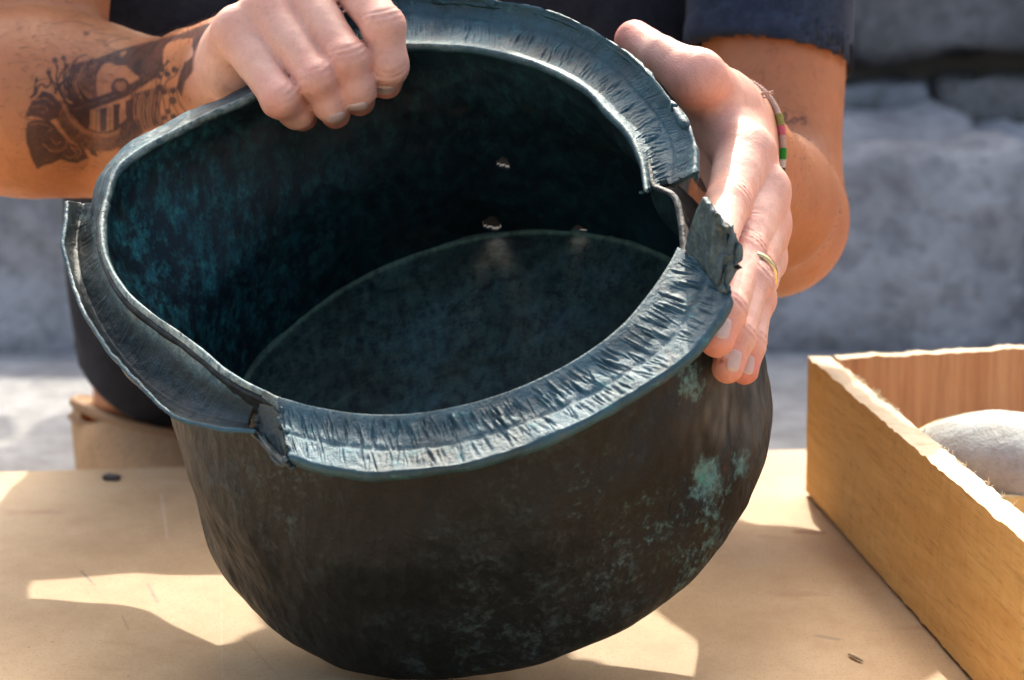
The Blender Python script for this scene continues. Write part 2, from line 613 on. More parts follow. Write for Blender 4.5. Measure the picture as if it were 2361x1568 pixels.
M_WALL = [stone_mat("wall_stone_grey", (0.15, 0.145, 0.14), (0.25, 0.245, 0.24), (0.38, 0.375, 0.365), 2.4),
          stone_mat("wall_stone_brown", (0.15, 0.135, 0.12), (0.25, 0.235, 0.215), (0.37, 0.35, 0.33), 2.6),
          stone_mat("wall_stone_light", (0.19, 0.19, 0.19), (0.31, 0.31, 0.31), (0.44, 0.44, 0.435), 2.2)]
wall = empty("stone_wall", (0.2, 3.62, 0.07))
tag(wall, "rubble stone wall rising behind the stone step", "wall")
random.seed(11)
z = 0.062
row = 0
HTOP = 1.25  # unseen upper courses, raised to shade the steps and ground
while z < HTOP:
    hgt = (0.075, 0.17, 0.15, 0.19, 0.16, 0.2, 0.18, 0.17)[row % 8]
    x = -2.4 - 0.2 * (row % 2)
    i = 0
    while x < 2.6:
        w = random.uniform(0.22, 0.48)
        gap = x < -0.24 and x + w > -1.0 and 0.60 < z + hgt * 0.62 < 1.10  # unseen slot added so the sun strikes a band of ground
        if not gap:
            y0 = 3.34 + random.uniform(-0.035, 0.03)
            rough_block("wall_stone", x + 0.008, x + w - 0.008, y0, 3.47 if (x < -0.24 and x + w > -1.0 and z > 0.45) else 3.80, z + 0.005, z + hgt - 0.008 + random.uniform(-0.008, 0.004),
                        M_WALL[random.randrange(3)], wall, 100 + row * 40 + i, 0.02, 0.045)
        x += w
        i += 1
    z += hgt
    row += 1
core = mk("mortar_core", [(-2.5, 3.46, 0.02), (2.6, 3.46, 0.02), (2.6, 3.78, 0.02), (-2.5, 3.78, 0.02),
                          (-2.5, 3.46, 0.58), (2.6, 3.46, 0.58), (2.6, 3.78, 0.58), (-2.5, 3.78, 0.58)],
          [[0, 1, 5, 4], [1, 2, 6, 5], [2, 3, 7, 6], [3, 0, 4, 7], [4, 5, 6, 7], [0, 3, 2, 1]],
          flat_mat("mortar", (0.20, 0.19, 0.175), 0.95, 0, 30), wall, smooth=False)

# ------------------------------------------------------------------ table
TA, TB = WZ(0, 1087, 0), WZ(1850, 1036, 0)
tdir = nrm(TB - TA)
tper = np.array([tdir[1], -tdir[0], 0])         # towards the camera
T0 = TA - tdir * 0.42
TW, TD, TH = 1.45, 0.95, 0.018
tab = empty("table", (T0 + tdir * TW / 2 + tper * TD / 2 + np.array([0, 0, GZ])).tolist())
tag(tab, "low table of bare tan board with scratches, under the bronze pot", "table")
_tb = np.array(tab.location)
BOARD_MARKS = []
_rm = random.Random(8)
for (x0, y0, x1, y1, w, k, cc) in (
        (186, 1316, 210, 1340, 0.0010, 0.75, (0.16, 0.11, 0.08)), (190, 1318, 218, 1350, 0.0006, 0.6, (0.16, 0.11, 0.08)), (340, 1345, 362, 1388, 0.0011, 0.6, (0.22, 0.18, 0.15)),
        (346, 1372, 358, 1374, 0.0006, 0.5, (0.16, 0.11, 0.08)), (508, 1250, 512, 1560, 0.0005, 0.15, (0.66, 0.54, 0.38)), (372, 1140, 385, 1240, 0.0011, 0.22, (0.70, 0.62, 0.52)),
        (282, 1420, 296, 1452, 0.0007, 0.45, (0.25, 0.18, 0.12)), (560, 1470, 640, 1556, 0.0007, 0.35, (0.28, 0.19, 0.12)), (60, 1260, 480, 1248, 0.0006, 0.25, (0.30, 0.20, 0.13)),
        (150, 1195, 330, 1215, 0.0006, 0.22, (0.30, 0.20, 0.13)), (1845, 1226, 1885, 1228, 0.0060, 0.75, (0.28, 0.10, 0.04)), (1760, 1236, 1800, 1240, 0.0050, 0.35, (0.30, 0.17, 0.10)),
        (1885, 1466, 1930, 1474, 0.0028, 0.55, (0.20, 0.14, 0.11)), (1700, 1250, 1840, 1262, 0.0006, 0.3, (0.30, 0.20, 0.13)), (1780, 1340, 1960, 1372, 0.0005, 0.3, (0.30, 0.20, 0.13)),
        (240, 1100, 275, 1102, 0.0045, 0.5, (0.18, 0.12, 0.08)), (95, 1180, 130, 1182, 0.0050, 0.45, (0.32, 0.19, 0.10)), (250, 1480, 300, 1484, 0.0060, 0.30, (0.34, 0.18, 0.08)),
        (420, 1480, 470, 1484, 0.0060, 0.30, (0.34, 0.18, 0.08)), (240, 1540, 275, 1542, 0.0050, 0.30, (0.34, 0.20, 0.10)), (390, 1100, 520, 1110, 0.0100, 0.30, (0.40, 0.24, 0.11))):
    p0_, p1_ = WZ(x0, y0, 0) - _tb, WZ(x1, y1, 0) - _tb
    BOARD_MARKS.append((p0_[0], p0_[1], p1_[0], p1_[1], w, k, cc))
M_BOARD = board_mat()
bm = bmesh.new()
c4 = [T0, T0 + tper * TD, T0 + tper * TD + tdir * TW, T0 + tdir * TW]
lo = [bm.verts.new(p - np.array([0, 0, TH])) for p in c4]
hi = [bm.verts.new(p) for p in c4]
bm.faces.new(hi)
bm.faces.new(lo[::-1])
for i in range(4):
    bm.faces.new([lo[i], lo[(i + 1) % 4], hi[(i + 1) % 4], hi[i]])
bmesh.ops.bevel(bm, geom=list(bm.edges), offset=0.0015, segments=2, affect='EDGES')
bm.verts.index_update()
top = mk("table_top", [v.co[:] for v in bm.verts], [[v.index for v in f.verts] for f in bm.faces], M_BOARD, tab, smooth=False)
bm.free()


def box(name, c, ax, ay, az, hx, hy, hz, mat, parent, bev=0.001):
    bm = bmesh.new()
    bmesh.ops.create_cube(bm, size=2)
    for v in bm.verts:
        v.co = Vector(c + ax * v.co.x * hx + ay * v.co.y * hy + az * v.co.z * hz)
    bmesh.ops.bevel(bm, geom=list(bm.edges), offset=bev, segments=2, affect='EDGES')
    bmesh.ops.recalc_face_normals(bm, faces=bm.faces)
    bm.verts.index_update()
    o = mk(name, [v.co[:] for v in bm.verts], [[v.index for v in f.verts] for f in bm.faces], mat, parent, smooth=False)
    bm.free()
    return o


Z3 = np.array([0, 0, 1.0])
M_LEG = plank_mat("leg_timber", (0.35, 0.22, 0.11), (0.45, 0.30, 0.16), (0.2, 0.12, 0.06))
for a, b in ((0.12, 0.10), (0.12, TD - 0.1), (TW - 0.12, 0.10), (TW - 0.12, TD - 0.1)):
    p = T0 + tdir * a + tper * b
    box("leg", np.array([p[0], p[1], (GZ + TZ - TH) / 2]), tdir, tper, Z3, 0.03, 0.03, (TZ - TH - GZ) / 2 - 0.0005, M_LEG, tab)

# ------------------------------------------------------------------ wooden crate with a wrapped find in it
CB0 = WZ(1857, 1141, 0)
CB1 = WZ(2236, 1572, 0)
cdir = nrm(CB1 - CB0)                             # along the near side plank, towards the camera
cout = np.array([cdir[1], -cdir[0], 0])
if cout[0] > 0:
    cout = -cout                                  # outwards = picture left
CL, CWD, CH, CT = 0.47, 0.30, 0.0762, 0.0125
CZ = 0.0022
crate = empty("wooden_crate", (CB0 + cdir * CL / 2 - cout * CWD / 2).tolist())
tag(crate, "open crate of rough sawn orange wood planks on the right of the table", "crate")
M_P1 = plank_mat("plank_orange", (0.66, 0.35, 0.10), (0.78, 0.47, 0.16), (0.40, 0.19, 0.055), along=(160, 5, 150))
M_P2 = plank_mat("plank_red", (0.46, 0.25, 0.12), (0.60, 0.38, 0.20), (0.30, 0.13, 0.06), along=(110, 60, 5))
M_SAWN = plank_mat("sawn_edge", (0.50, 0.39, 0.25), (0.62, 0.51, 0.35), (0.38, 0.25, 0.13), along=(30, 30, 30))


def plank(name, p0, p1, inward, z0, z1, th, mat, seed, parent, n=90, top_rough=0.0007, z1b=None):
    """Board on edge with a rough sawn upper edge; p0-p1 is the outer bottom line."""
    p0, p1 = np.asarray(p0), np.asarray(p1)
    t = np.linspace(0, 1, n)
    m = 8
    prof = []
    for k in range(m + 1):
        prof.append((0.0, k / m, 0))
    for k in range(1, 5):
        prof.append((k / 4, 1.0, 1))
    for k in range(1, m + 1):
        prof.append((1.0, 1 - k / m, 2))
    for k in range(1, 4):
        prof.append((1 - k / 4, 0.0, 2))
    V, mi = [], []
    zb = z1 if z1b is None else z1b
    s = np.arange(n)
    rough = top_rough * vnoise(np.stack([t * 23, t * 0 + seed, t * 0], 1), 1.0, seed, 3, 0.7)
    edge = 0.0004 * vnoise(np.stack([t * 31, t * 0 + seed, t * 0 + 3], 1), 1.0, seed + 3, 2)
    for i in range(n):
        base = p0 + (p1 - p0) * t[i]
        zt = z1 + (zb - z1) * t[i] + rough[i]
        for (a, b, q) in prof:
            aa = a
            off = (edge[i] if q == 1 and a in (0.25,) else 0)
            V.append(base + inward * th * aa + Z3 * (z0 + (zt + off - z0) * b))
    V = np.array(V)
    V += 0.00035 * np.stack([vnoise(V, 140, seed + q, 2) for q in range(3)], 1)
    np_ = len(prof)
    Fc, idx = [], []
    for i in range(n - 1):
        for k in range(np_):
            k2 = (k + 1) % np_
            Fc.append([i * np_ + k, (i + 1) * np_ + k, (i + 1) * np_ + k2, i * np_ + k2])
            idx.append(1 if (m <= k < m + 4) else 0)
    Fc.append(list(range(np_)))
    Fc.append([(n - 1) * np_ + k for k in range(np_)][::-1])
    idx += [0, 0]
    o = mk(name, V, Fc, [mat, M_SAWN], parent, smooth=False)
    o.data.polygons.foreach_set("material_index", idx)
    bm = bmesh.new()
    bm.from_mesh(o.data)
    bmesh.ops.recalc_face_normals(bm, faces=bm.faces)
    bm.to_mesh(o.data)
    bm.free()
    return o


inw = -cout
p_a = np.array([CB0[0], CB0[1], TZ])
side = plank("side_plank", p_a, p_a + cdir * CL, inw, CZ, CH, CT, M_P1, 3, crate, n=220)
fdir = nrm(inw * 1.0 - cdir * 0.16)
fq = p_a + inw * (CT + 0.0015)
plank("end_plank", fq, fq + fdir * 0.30, cdir, CZ, CH + 0.0005, CT, M_P2, 7, crate, n=120, top_rough=0.0010, z1b=CH + 0.006)
plank("side_plank", p_a + inw * CWD, p_a + inw * CWD + cdir * CL, inw, CZ, CH, CT, M_P1, 13, crate, n=60)
plank("end_plank", p_a + cdir * (CL - CT) + inw * (CT + 0.0015), p_a + cdir * (CL - CT) + inw * (CWD - 0.0015), cdir, CZ, CH, CT, M_P2, 17, crate, n=60)
for i in range(3):
    a0 = 0.03 + i * (CL - 0.045) / 3
    c = p_a + cdir * (a0 + (CL - 0.06) / 6 - 0.006) + inw * (CWD / 2) + Z3 * 0.0085
    box("bottom_plank", c, cdir, inw, Z3, (CL - 0.06) / 6, CWD / 2 - CT - 0.002, 0.004, M_P2, crate)
# loose fibres left by the saw on the inner top edge
random.seed(5)
SV, SF = [], []
for cl_ in range(62):
    t0 = random.betavariate(1.2, 1.2)
    if random.random() < 0.45:
        t0 = random.choice((0.16, 0.27, 0.36, 0.41, 0.60, 0.66, 0.71)) + random.uniform(-0.02, 0.02)
    for _ in range(random.randint(1, 5)):
        b = p_a + cdir * CL * (t0 + random.uniform(-0.006, 0.006)) + inw * (CT - random.uniform(0.0, 0.0012)) + Z3 * (CH - 0.0005)
        d = nrm(inw * random.uniform(0.1, 1) + Z3 * random.uniform(-0.2, 0.9) + cdir * random.uniform(-1, 1))
        L = random.uniform(0.001, 0.0042)
        pts = [b]
        for q in range(6):
            d = nrm(d + np.array([random.uniform(-.7, .7) for _ in range(3)]))
            pts.append(pts[-1] + d * L / 6)
        v, f = tube(pts, [0.00028, 0.00028, 0.00025, 0.00022, 0.0002, 0.00015, 0.0001], 4, False)
        o_ = sum(len(a) for a in SV)
        SV.append(v)
        SF += [[o_ + i for i in ff] for ff in f]
spl = mk("wood_fibre", np.concatenate(SV), SF, flat_mat("wood_fibre", (0.80, 0.68, 0.46), 0.8), crate)
tag(spl, kind="stuff")

# the pale rounded find lying in the crate, on crumpled tissue
M_FIND = NB("mottled_stone_find")
c_ = M_FIND.coord()
n_a, n_b = M_FIND.noise(c_, 40, 6, 0.7), M_FIND.noise(c_, 160, 4, 0.7)
bb = M_FIND.ramp(n_a, [(0.3, (0.27, 0.27, 0.24)), (0.5, (0.38, 0.41, 0.39)), (0.7, (0.46, 0.50, 0.48))])
bb = M_FIND.mix(M_FIND.ramp(n_b, [(0.60, 0.0), (0.72, 0.7)]), bb, (0.20, 0.21, 0.21))
M_FIND.set(Base_Color=bb, Roughness=0.75)
M_FIND.bump(M_FIND.math('ADD', n_a, n_b), 0.4, 0.002)
fc = W(2330, 1120, 1.335)
fc[2] = TZ + 0.0125 + 0.0315
bm = bmesh.new()
bmesh.ops.create_icosphere(bm, subdivisions=5, radius=1.0)
V = np.array([v.co[:] for v in bm.verts])
Fc = [[v.index for v in f.verts] for f in bm.faces]
bm.free()
ax1 = nrm(np.array([0.80, -0.60, 0.0]))
ax2 = np.array([-ax1[1], ax1[0], 0])
S = np.sign(V) * np.abs(V) ** 0.9
V = fc + np.outer(S[:, 0], ax1) * 0.058 + np.outer(S[:, 1], ax2) * 0.036 + np.outer(S[:, 2], Z3) * 0.032
V = V + (V - fc) * (0.05 * vnoise(V, 22, 3, 3))[:, None]
find = mk("stone_find", V - np.array([0, 0, V[:, 2].min() - TZ - 0.0135]), Fc, M_FIND.m, None, at=fc)
tag(find, "pale grey mottled rounded stone lying inside the wooden crate", "stone")

M_PAPER = flat_mat("tissue_paper", (0.74, 0.70, 0.40), 0.8, 0, 90, 0.2, 0.2)
NP = 121
uu, vv = np.meshgrid(np.linspace(-1, 1, NP), np.linspace(-1, 1, NP), indexing='ij')
th_ = np.linspace(0, 2 * math.pi, NP)[:-1]
NRW = 18
cutn = vnoise(np.stack([np.cos(th_) * 2.2, np.sin(th_) * 2.2, th_ * 0], 1), 1.3, 5, 3)
away = np.sin(th_) * ax2[1] + np.cos(th_) * ax1[1]              # +1 on the side away from the viewer
top_h = np.clip(0.34 + 0.72 * np.clip(away * 1.2, -0.3, 1) + 0.26 * cutn, 0.04, 0.992)
P = np.zeros((NP - 1, NRW, 3))
for k in range(NRW):
    hh = -0.92 + (top_h + 0.92) * k / (NRW - 1)
    rr = np.sqrt(np.clip(1 - hh ** 2, 0.0004, 1)) 
    fold = 1.045 + 0.035 * vnoise(np.stack([np.cos(th_) * 5, np.sin(th_) * 5, hh * 2], 1), 1.5, 8, 2) + 0.02 * sstep(0.8, 1.0, k / (NRW - 1))
    P[:, k] = fc + np.outer(np.cos(th_) * rr * fold, ax1) * 0.058 + np.outer(np.sin(th_) * rr * fold, ax2) * 0.036 + np.outer(hh * 1.045, Z3) * 0.032
P[..., 2] = np.maximum(P[..., 2], TZ + 0.0137)
Pl = P.reshape(-1, 3)
si = (Pl - p_a) @ inw
sc_ = (Pl - p_a) @ cdir
Pl += inw * (np.clip(si, CT + 0.003, CWD - 0.003) - si)[:, None]
Pl += cdir * (np.clip(sc_, 0.018, CL - CT - 0.003) - sc_)[:, None]
P = Pl
pap = mk("tissue_paper", P.reshape(-1, 3), grid_faces(NP - 1, NRW, True), M_PAPER, None, at=fc)
pm = pap.modifiers.new("thick", 'SOLIDIFY')
pm.thickness = 0.0006
tag(pap, "crumpled pale yellow tissue paper tucked round the stone in the crate", "paper")

# straw chip and small dark crumb on the board
s0, s1 = WZ(1957, 1508, 0.0011), WZ(1989, 1524, 0.0011)
pts = [s0 + (s1 - s0) * t + Z3 * (0.0003 * math.sin(t * 3.1)) for t in np.linspace(0, 1, 7)]
v, f = tube(pts, [0.0006, 0.0008, 0.0009, 0.0009, 0.0008, 0.0007, 0.0003], 7)
o = mk("straw", v, f, flat_mat("straw", (0.62, 0.47, 0.28), 0.7), None, at=s0)
tag(o, "short dry straw chip lying on the board between pot and crate", "straw")
cp = WZ(258, 1101, 0.0015)
bm = bmesh.new()
bmesh.ops.create_icosphere(bm, subdivisions=3, radius=1)
V = np.array([v.co[:] for v in bm.verts]) * np.array([0.0055, 0.0030, 0.0022])
V *= (1 + 0.3 * vnoise(V, 300, 3, 2))[:, None]
o = mk("pebble", V + cp, [[v.index for v in f.verts] for f in bm.faces], flat_mat("pebble", (0.10, 0.09, 0.08), 0.8), None, at=cp)
bm.free()
tag(o, "tiny dark pebble near the back edge of the table, left of the pot", "pebble")
# ------------------------------------------------------------------ bronze cauldron
PN = nrm((-0.226, -0.578, 0.783))
RC = W(945, 545, 1.144)
E1 = nrm(np.array([1.0, 0, 0]) - PN * PN[0])
E2 = np.cross(PN, E1)


def rp(px, py, h=0.0):
    r = ray(px, py)
    t = ((RC + PN * h - CAM) @ PN) / (r @ PN)
    return CAM + r * t


# stations: inner edge, hollow (height), outer edge (height); heights in mm over the rim plane
SEG_C = [((640, 920), (652, 986, -2), (666, 1052, 0)), ((740, 945), (745, 1008, -2), (750, 1076, 0)), ((850, 960), (852, 1024, -2), (850, 1092, 0)),
         ((960, 957), (965, 1020, -2), (965, 1083, 0)), ((1060, 940), (1075, 1002, -2), (1095, 1062, 0)), ((1150, 915), (1180, 972, -2), (1215, 1024, 0)),
         ((1250, 875), (1295, 928, -2), (1335, 972, 0)), ((1350, 820), (1405, 868, -2), (1455, 905, 0)), ((1430, 760), (1500, 803, -2), (1560, 836, 0)),
         ((1500, 680), (1575, 724, -2), (1640, 755, 0)), ((1545, 615), (1612, 650, -1), (1683, 680, 1)), ((1566, 572), (1622, 612, 0), (1672, 664, 2))]
SEG_A = [((1492, 434), (1535, 424, -4), (1600, 400, 4)), ((1482, 370), (1535, 352, -4), (1602, 336, 4)), ((1455, 310), (1510, 285, -4), (1575, 276, 4)),
         ((1400, 250), (1455, 220, -4), (1515, 192, 4)), ((1350, 200), (1400, 165, -4), (1456, 130, 4)), ((1290, 165), (1330, 120, -4), (1375, 76, 4)),
         ((1200, 130), (1235, 80, -4), (1270, 28, 4)), ((1100, 108), (1120, 55, -4), (1145, 2, 3)), ((1000, 100), (1010, 45, -4), (1020, -9, 3)),
         ((935, 100), (935, 45, -4), (935, -14, 2)), ((850, 108), (842, 62, -4), (832, 12, 0)), ((750, 133), (738, 105, -5), (726, 80, -4)),
         ((650, 174), (640, 160, -5), (628, 148, -8)), ((600, 202), (592, 192, -4), (584, 182, -8))]
SEG_S = [((612, 196), (605, 187, -3), (596, 180, -9)), ((576, 217), (568, 209, -3), (560, 203, -9)), ((476, 262), (469, 253, -3), (461, 245, -9)),
         ((390, 305), (382, 296, -3), (373, 286, -9)), ((310, 350), (300, 342, -3), (291, 335, -9)), ((272, 382), (263, 378, -3), (253, 375, -9)),
         ((254, 415), (242, 413, -3), (229, 410, -9)), ((244, 450), (231, 449, -4), (216, 448, -10)), ((234, 484), (221, 484, -5), (207, 484, -12)),
         ((230, 515), (218, 516, -6), (206, 517, -13))]
SEG_B = [((242, 462), (200, 468, -17), (159, 464, -8)), ((233, 490), (190, 508, -18), (153, 512, -8)), ((231, 548), (184, 572, -19), (149, 568, -8)),
         ((241, 592), (192, 632, -17), (164, 622, -10)), ((262, 637), (215, 695, -18), (182, 682, -9)), ((300, 687), (252, 765, -18), (210, 738, -8)),
         ((352, 728), (305, 832, -18), (256, 806, -7)), ((420, 775), (362, 885, -17), (322, 880, -6)), ((470, 815), (408, 915, -16), (376, 935, -6)),
         ((520, 857), (462, 940, -15), (432, 968, -6)), ((565, 885), (520, 956, -14), (505, 984, -6)), ((606, 904), (572, 968, -13), (588, 990, -7))]
CURL = [((606, 904), (590, 985, -12), (592, 992, -9)), ((618, 910), (618, 1010, -11), (612, 1022, -7)), ((632, 917), (648, 1040, -8), (645, 1058, -4)),
        ((640, 920), (660, 1045, -4), (668, 1068, -2))]
GAP = [(1563, 540), (1557, 490), (1550, 452), (1536, 432), (1512, 432)]

pot = empty("bronze_cauldron", (WZ(1050, 1568, 0)).tolist())
tag(pot, "big dented dark bronze pot tilted towards the viewer, torn wide rim", "pot")

# --- body: wall and floor, one sheet given thickness
loop = [s[0] for s in SEG_C] + GAP + [s[0] for s in SEG_A] + [s[0] for s in SEG_S[1:-2]] + [s[0] for s in SEG_B[1:]]
L3 = np.array([rp(*p) for p in loop]) - RC
ang = np.arctan2(L3 @ E2, L3 @ E1)
rad = np.hypot(L3 @ E1, L3 @ E2)
o_ = np.argsort(ang)
ang, rad = ang[o_], rad[o_]
NA = 640
A = np.linspace(-math.pi, math.pi, NA, endpoint=False)
ap = np.concatenate([ang - 2 * math.pi, ang, ang + 2 * math.pi])
rpd = np.concatenate([rad, rad, rad])
R0 = np.interp(A, ap, rpd)
ker = np.exp(-np.linspace(-2, 2, 17) ** 2)
ker /= ker.sum()
R0 = np.convolve(np.concatenate([R0[-8:], R0, R0[:8]]), ker, 'valid')

BODY = [  # depth under the rim, radius, centre shift along E1, E2 (metres)
    (0.000, None, 0, 0), (0.006, 0.1145, 0.002, 0.0), (0.020, 0.1162, 0.002, 0.0), (0.040, 0.1182, 0.002, 0.0), (0.062, 0.1198, 0.002, 0.0),
    (0.085, 0.1214, 0.001, 0.0), (0.102, 0.1232, 0.002, 0.0), (0.115, 0.1240, 0.001, 0.0), (0.1235, 0.1236, 0.001, 0.0),
    (0.1285, 0.1214, 0.001, 0.0), (0.1312, 0.1174, 0.001, 0.0), (0.1320, 0.1124, 0.001, 0.0)]
NT = 150
bt = np.array([b[0] for b in BODY]); br_ = np.array([b[1] or 0.119 for b in BODY]); b1 = np.array([b[2] for b in BODY]); b2 = np.array([b[3] for b in BODY])
arc = np.concatenate([[0], np.cumsum(np.hypot(np.diff(bt), np.diff(br_)))])
prof, _ = catmull(np.stack([bt, br_, b1, b2], 1)[:, [0, 1, 2, 3]], NT)
rows = []
for t, r, s1, s2 in prof:
    w = float(sstep(0.010, 0.066, np.array(t)))
    c1, c2 = s1 * w, s2 * w
    Rr = R0 * (1 - w) + r * w
    x = np.cos(A) * Rr + c1
    y = np.sin(A) * Rr + c2
    rows.append(RC + np.outer(x, E1) + np.outer(y, E2) - PN * (t + 0.002))
fl = prof[-1]
for q in np.linspace(1, 0.02, 42)[1:]:
    x = np.cos(A) * fl[1] * q + fl[2]
    y = np.sin(A) * fl[1] * q
    rows.append(RC + np.outer(x, E1) + np.outer(y, E2) - PN * (fl[0] + 0.002 + 0.0025 * (1 - q * q)))
G = np.stack(rows, 1)                              # NA x NR x 3
NR = G.shape[1]
cen = RC - PN * 0.07
out = G - cen
out -= (out @ PN)[..., None] * PN * 0.6
out /= np.linalg.norm(out, axis=-1)[..., None]
flat = G.reshape(-1, 3)
dent = 0.0016 * vnoise(flat, 26, 5, 2) + 0.0006 * vnoise(flat, 80, 8, 2)
rowid = np.tile(np.arange(NR), NA)
dent *= sstep(2, 20, rowid) * (1 - 0.5 * sstep(NT - 12, NT, rowid))
flat = flat + out.reshape(-1, 3) * dent[:, None]
px = proj(flat)
# wear, corrosion and floor tone fields (fixed to the metal)
onwall = rowid < NT
ang_v = np.repeat(A, NR)


def surf_near(x, y):
    """Outer wall point nearest the camera under a photo point."""
    dd = np.hypot(px[:, 0] - x, px[:, 1] - y) + 4000 * (flat[:, 1] - 1.0) * (flat[:, 1] > 1.18)
    return flat[np.argmin(np.where(onwall, dd, 1e9))]


verd = np.zeros(len(flat))
for (x, y, r, s) in ((1618, 1102, 0.0100, 1.0), (1640, 1170, 0.018, 0.58), (1500, 1190, 0.040, 0.42), (1340, 1130, 0.030, 0.36), (1600, 1280, 0.028, 0.50),
                     (1700, 1070, 0.012, 0.60), (1580, 885, 0.010, 0.80), (1400, 1290, 0.045, 0.34), (1200, 1350, 0.04, 0.26)):
    p = surf_near(x, y)
    d2 = ((flat - p) ** 2).sum(1) / r ** 2
    verd = np.maximum(verd, s * np.exp(-d2 * 0.7))
wear = np.zeros(len(flat))
for (x, y, r, s) in ((1650, 930, 0.022, 0.75), (1720, 960, 0.022, 0.6), (1735, 1080, 0.016, 0.4), (440, 1000, 0.02, 0.25)):
    p = surf_near(x, y)
    wear = np.maximum(wear, s * np.exp(-((flat - p) ** 2).sum(1) / r ** 2))
crust_glint = np.exp(-((rowid - (NT - 8)) / 1.2) ** 2) * 0.0
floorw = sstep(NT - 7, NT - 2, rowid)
teal = 0.18 + 0.95 * np.exp(-(np.angle(np.exp(1j * (ang_v - math.pi * 1.02))) / 0.75) ** 2)
Fb = grid_faces(NA, NR, True)
# corrosion holes through the back wall and the floor corner
fcx_ = flat[Fb].mean(1)
fpx = proj(fcx_)
keep = np.ones(len(Fb), bool)
frow = rowid[Fb[:, 0]]
for (x, y, rx, ry, rot) in ((1160, 377, 17, 13, 0.3), (1133, 517, 22, 16, 0.2), (1332, 531, 20, 9, -0.1), (1408, 549, 9, 6, 0.2)):
    dx, dy = fpx[:, 0] - x, fpx[:, 1] - y
    u = (dx * math.cos(rot) + dy * math.sin(rot)) / rx
    v = (-dx * math.sin(rot) + dy * math.cos(rot)) / ry
    keep &= ~((u * u + v * v < 1 + 0.25 * np.sin(3 * np.arctan2(v, u))) & (fcx_[:, 1] > 1.2))
# missing bite of wall top inside the gap of the rim
Fb = Fb[keep]
body = mk("body", flat, Fb, [M_INT, M_EXT], pot, attrs={"verdigris": verd, "wear": wear, "crust_glint": crust_glint, "floor_sky_tone": floorw, "teal": teal})
me = body.data

sm = body.modifiers.new("thickness", 'SOLIDIFY')
sm.thickness = 0.0026
sm.offset = -1.0
sm.material_offset = 1
sm.material_offset_rim = 1
# the inner floor plate, beaten slightly upward
FT0, FR0 = 0.1155, 0.1246
fq_ = np.concatenate([np.linspace(0.02, 0.9, 110), np.linspace(0.91, 1.0, 14)])
fr_ = []
for q in fq_:
    fr_.append(RC + np.outer(np.cos(A) * FR0 * q + 0.001, E1) + np.outer(np.sin(A) * FR0 * q, E2) - PN * (FT0 + 0.002 + 0.0030 * (1 - q * q) - 0.0016 * max(0, (q - 0.965) / 0.035) ** 2))
FG = np.stack(fr_, 1)
ff = FG.reshape(-1, 3)
qv = np.tile(fq_, NA)
ff = ff + PN * (0.0012 * vnoise(ff, 30, 15, 3) * (1 - sstep(0.93, 1, qv)))[:, None]
fcr = np.exp(-((qv - 0.985) / 0.008) ** 2) * 0.9
for (a_, b_, w_, k_) in (((765, 935), (1010, 755), 0.0011, 0.85), ((1010, 755), (1110, 690), 0.0008, 0.4), ((620, 850), (720, 760), 0.0014, 0.3), ((1120, 590), (1230, 640), 0.0012, 0.35)):
    pa_ = RC + 0
    def on_floor(x, y):
        r = ray(x, y)
        t = ((RC - PN * (FT0 + 0.003) - CAM) @ PN) / (r @ PN)
        return CAM + r * t
    pa_, pb_ = on_floor(*a_), on_floor(*b_)
    ba_ = pb_ - pa_
    t_ = np.clip((ff - pa_) @ ba_ / (ba_ @ ba_), 0, 1)
    dd_ = np.linalg.norm(ff - pa_ - t_[:, None] * ba_, axis=1)
    fcr = np.maximum(fcr, k_ * np.exp(-(dd_ / w_) ** 2) * (0.6 + 0.5 * vnoise(ff, 150, 31, 2)).clip(0, 1))
fpl = mk("floor", ff, grid_faces(NA, len(fq_), True)[:, ::-1], M_INT, pot, attrs={"crust_glint": fcr, "floor_sky_tone": np.ones(len(ff)), "teal": np.full(len(ff), 0.35)})
cap2 = mk("floor_centre", FG[:, 0] + PN * 0.0004, [list(range(NA))], M_INT, fpl, smooth=False, attrs={"crust_glint": np.zeros(NA), "floor_sky_tone": np.ones(NA), "teal": np.full(NA, 0.35)})
cap = mk("underside_centre", [RC + E1 * (fl[2] + 0.02 * fl[1] * 1.3 * math.cos(t)) + E2 * 0.02 * 1.3 * fl[1] * math.sin(t) - PN * (fl[0] + 0.0046) for t in np.linspace(0, 2 * math.pi, 24, endpoint=False)],
         [list(range(24))], M_INT, pot, smooth=False)


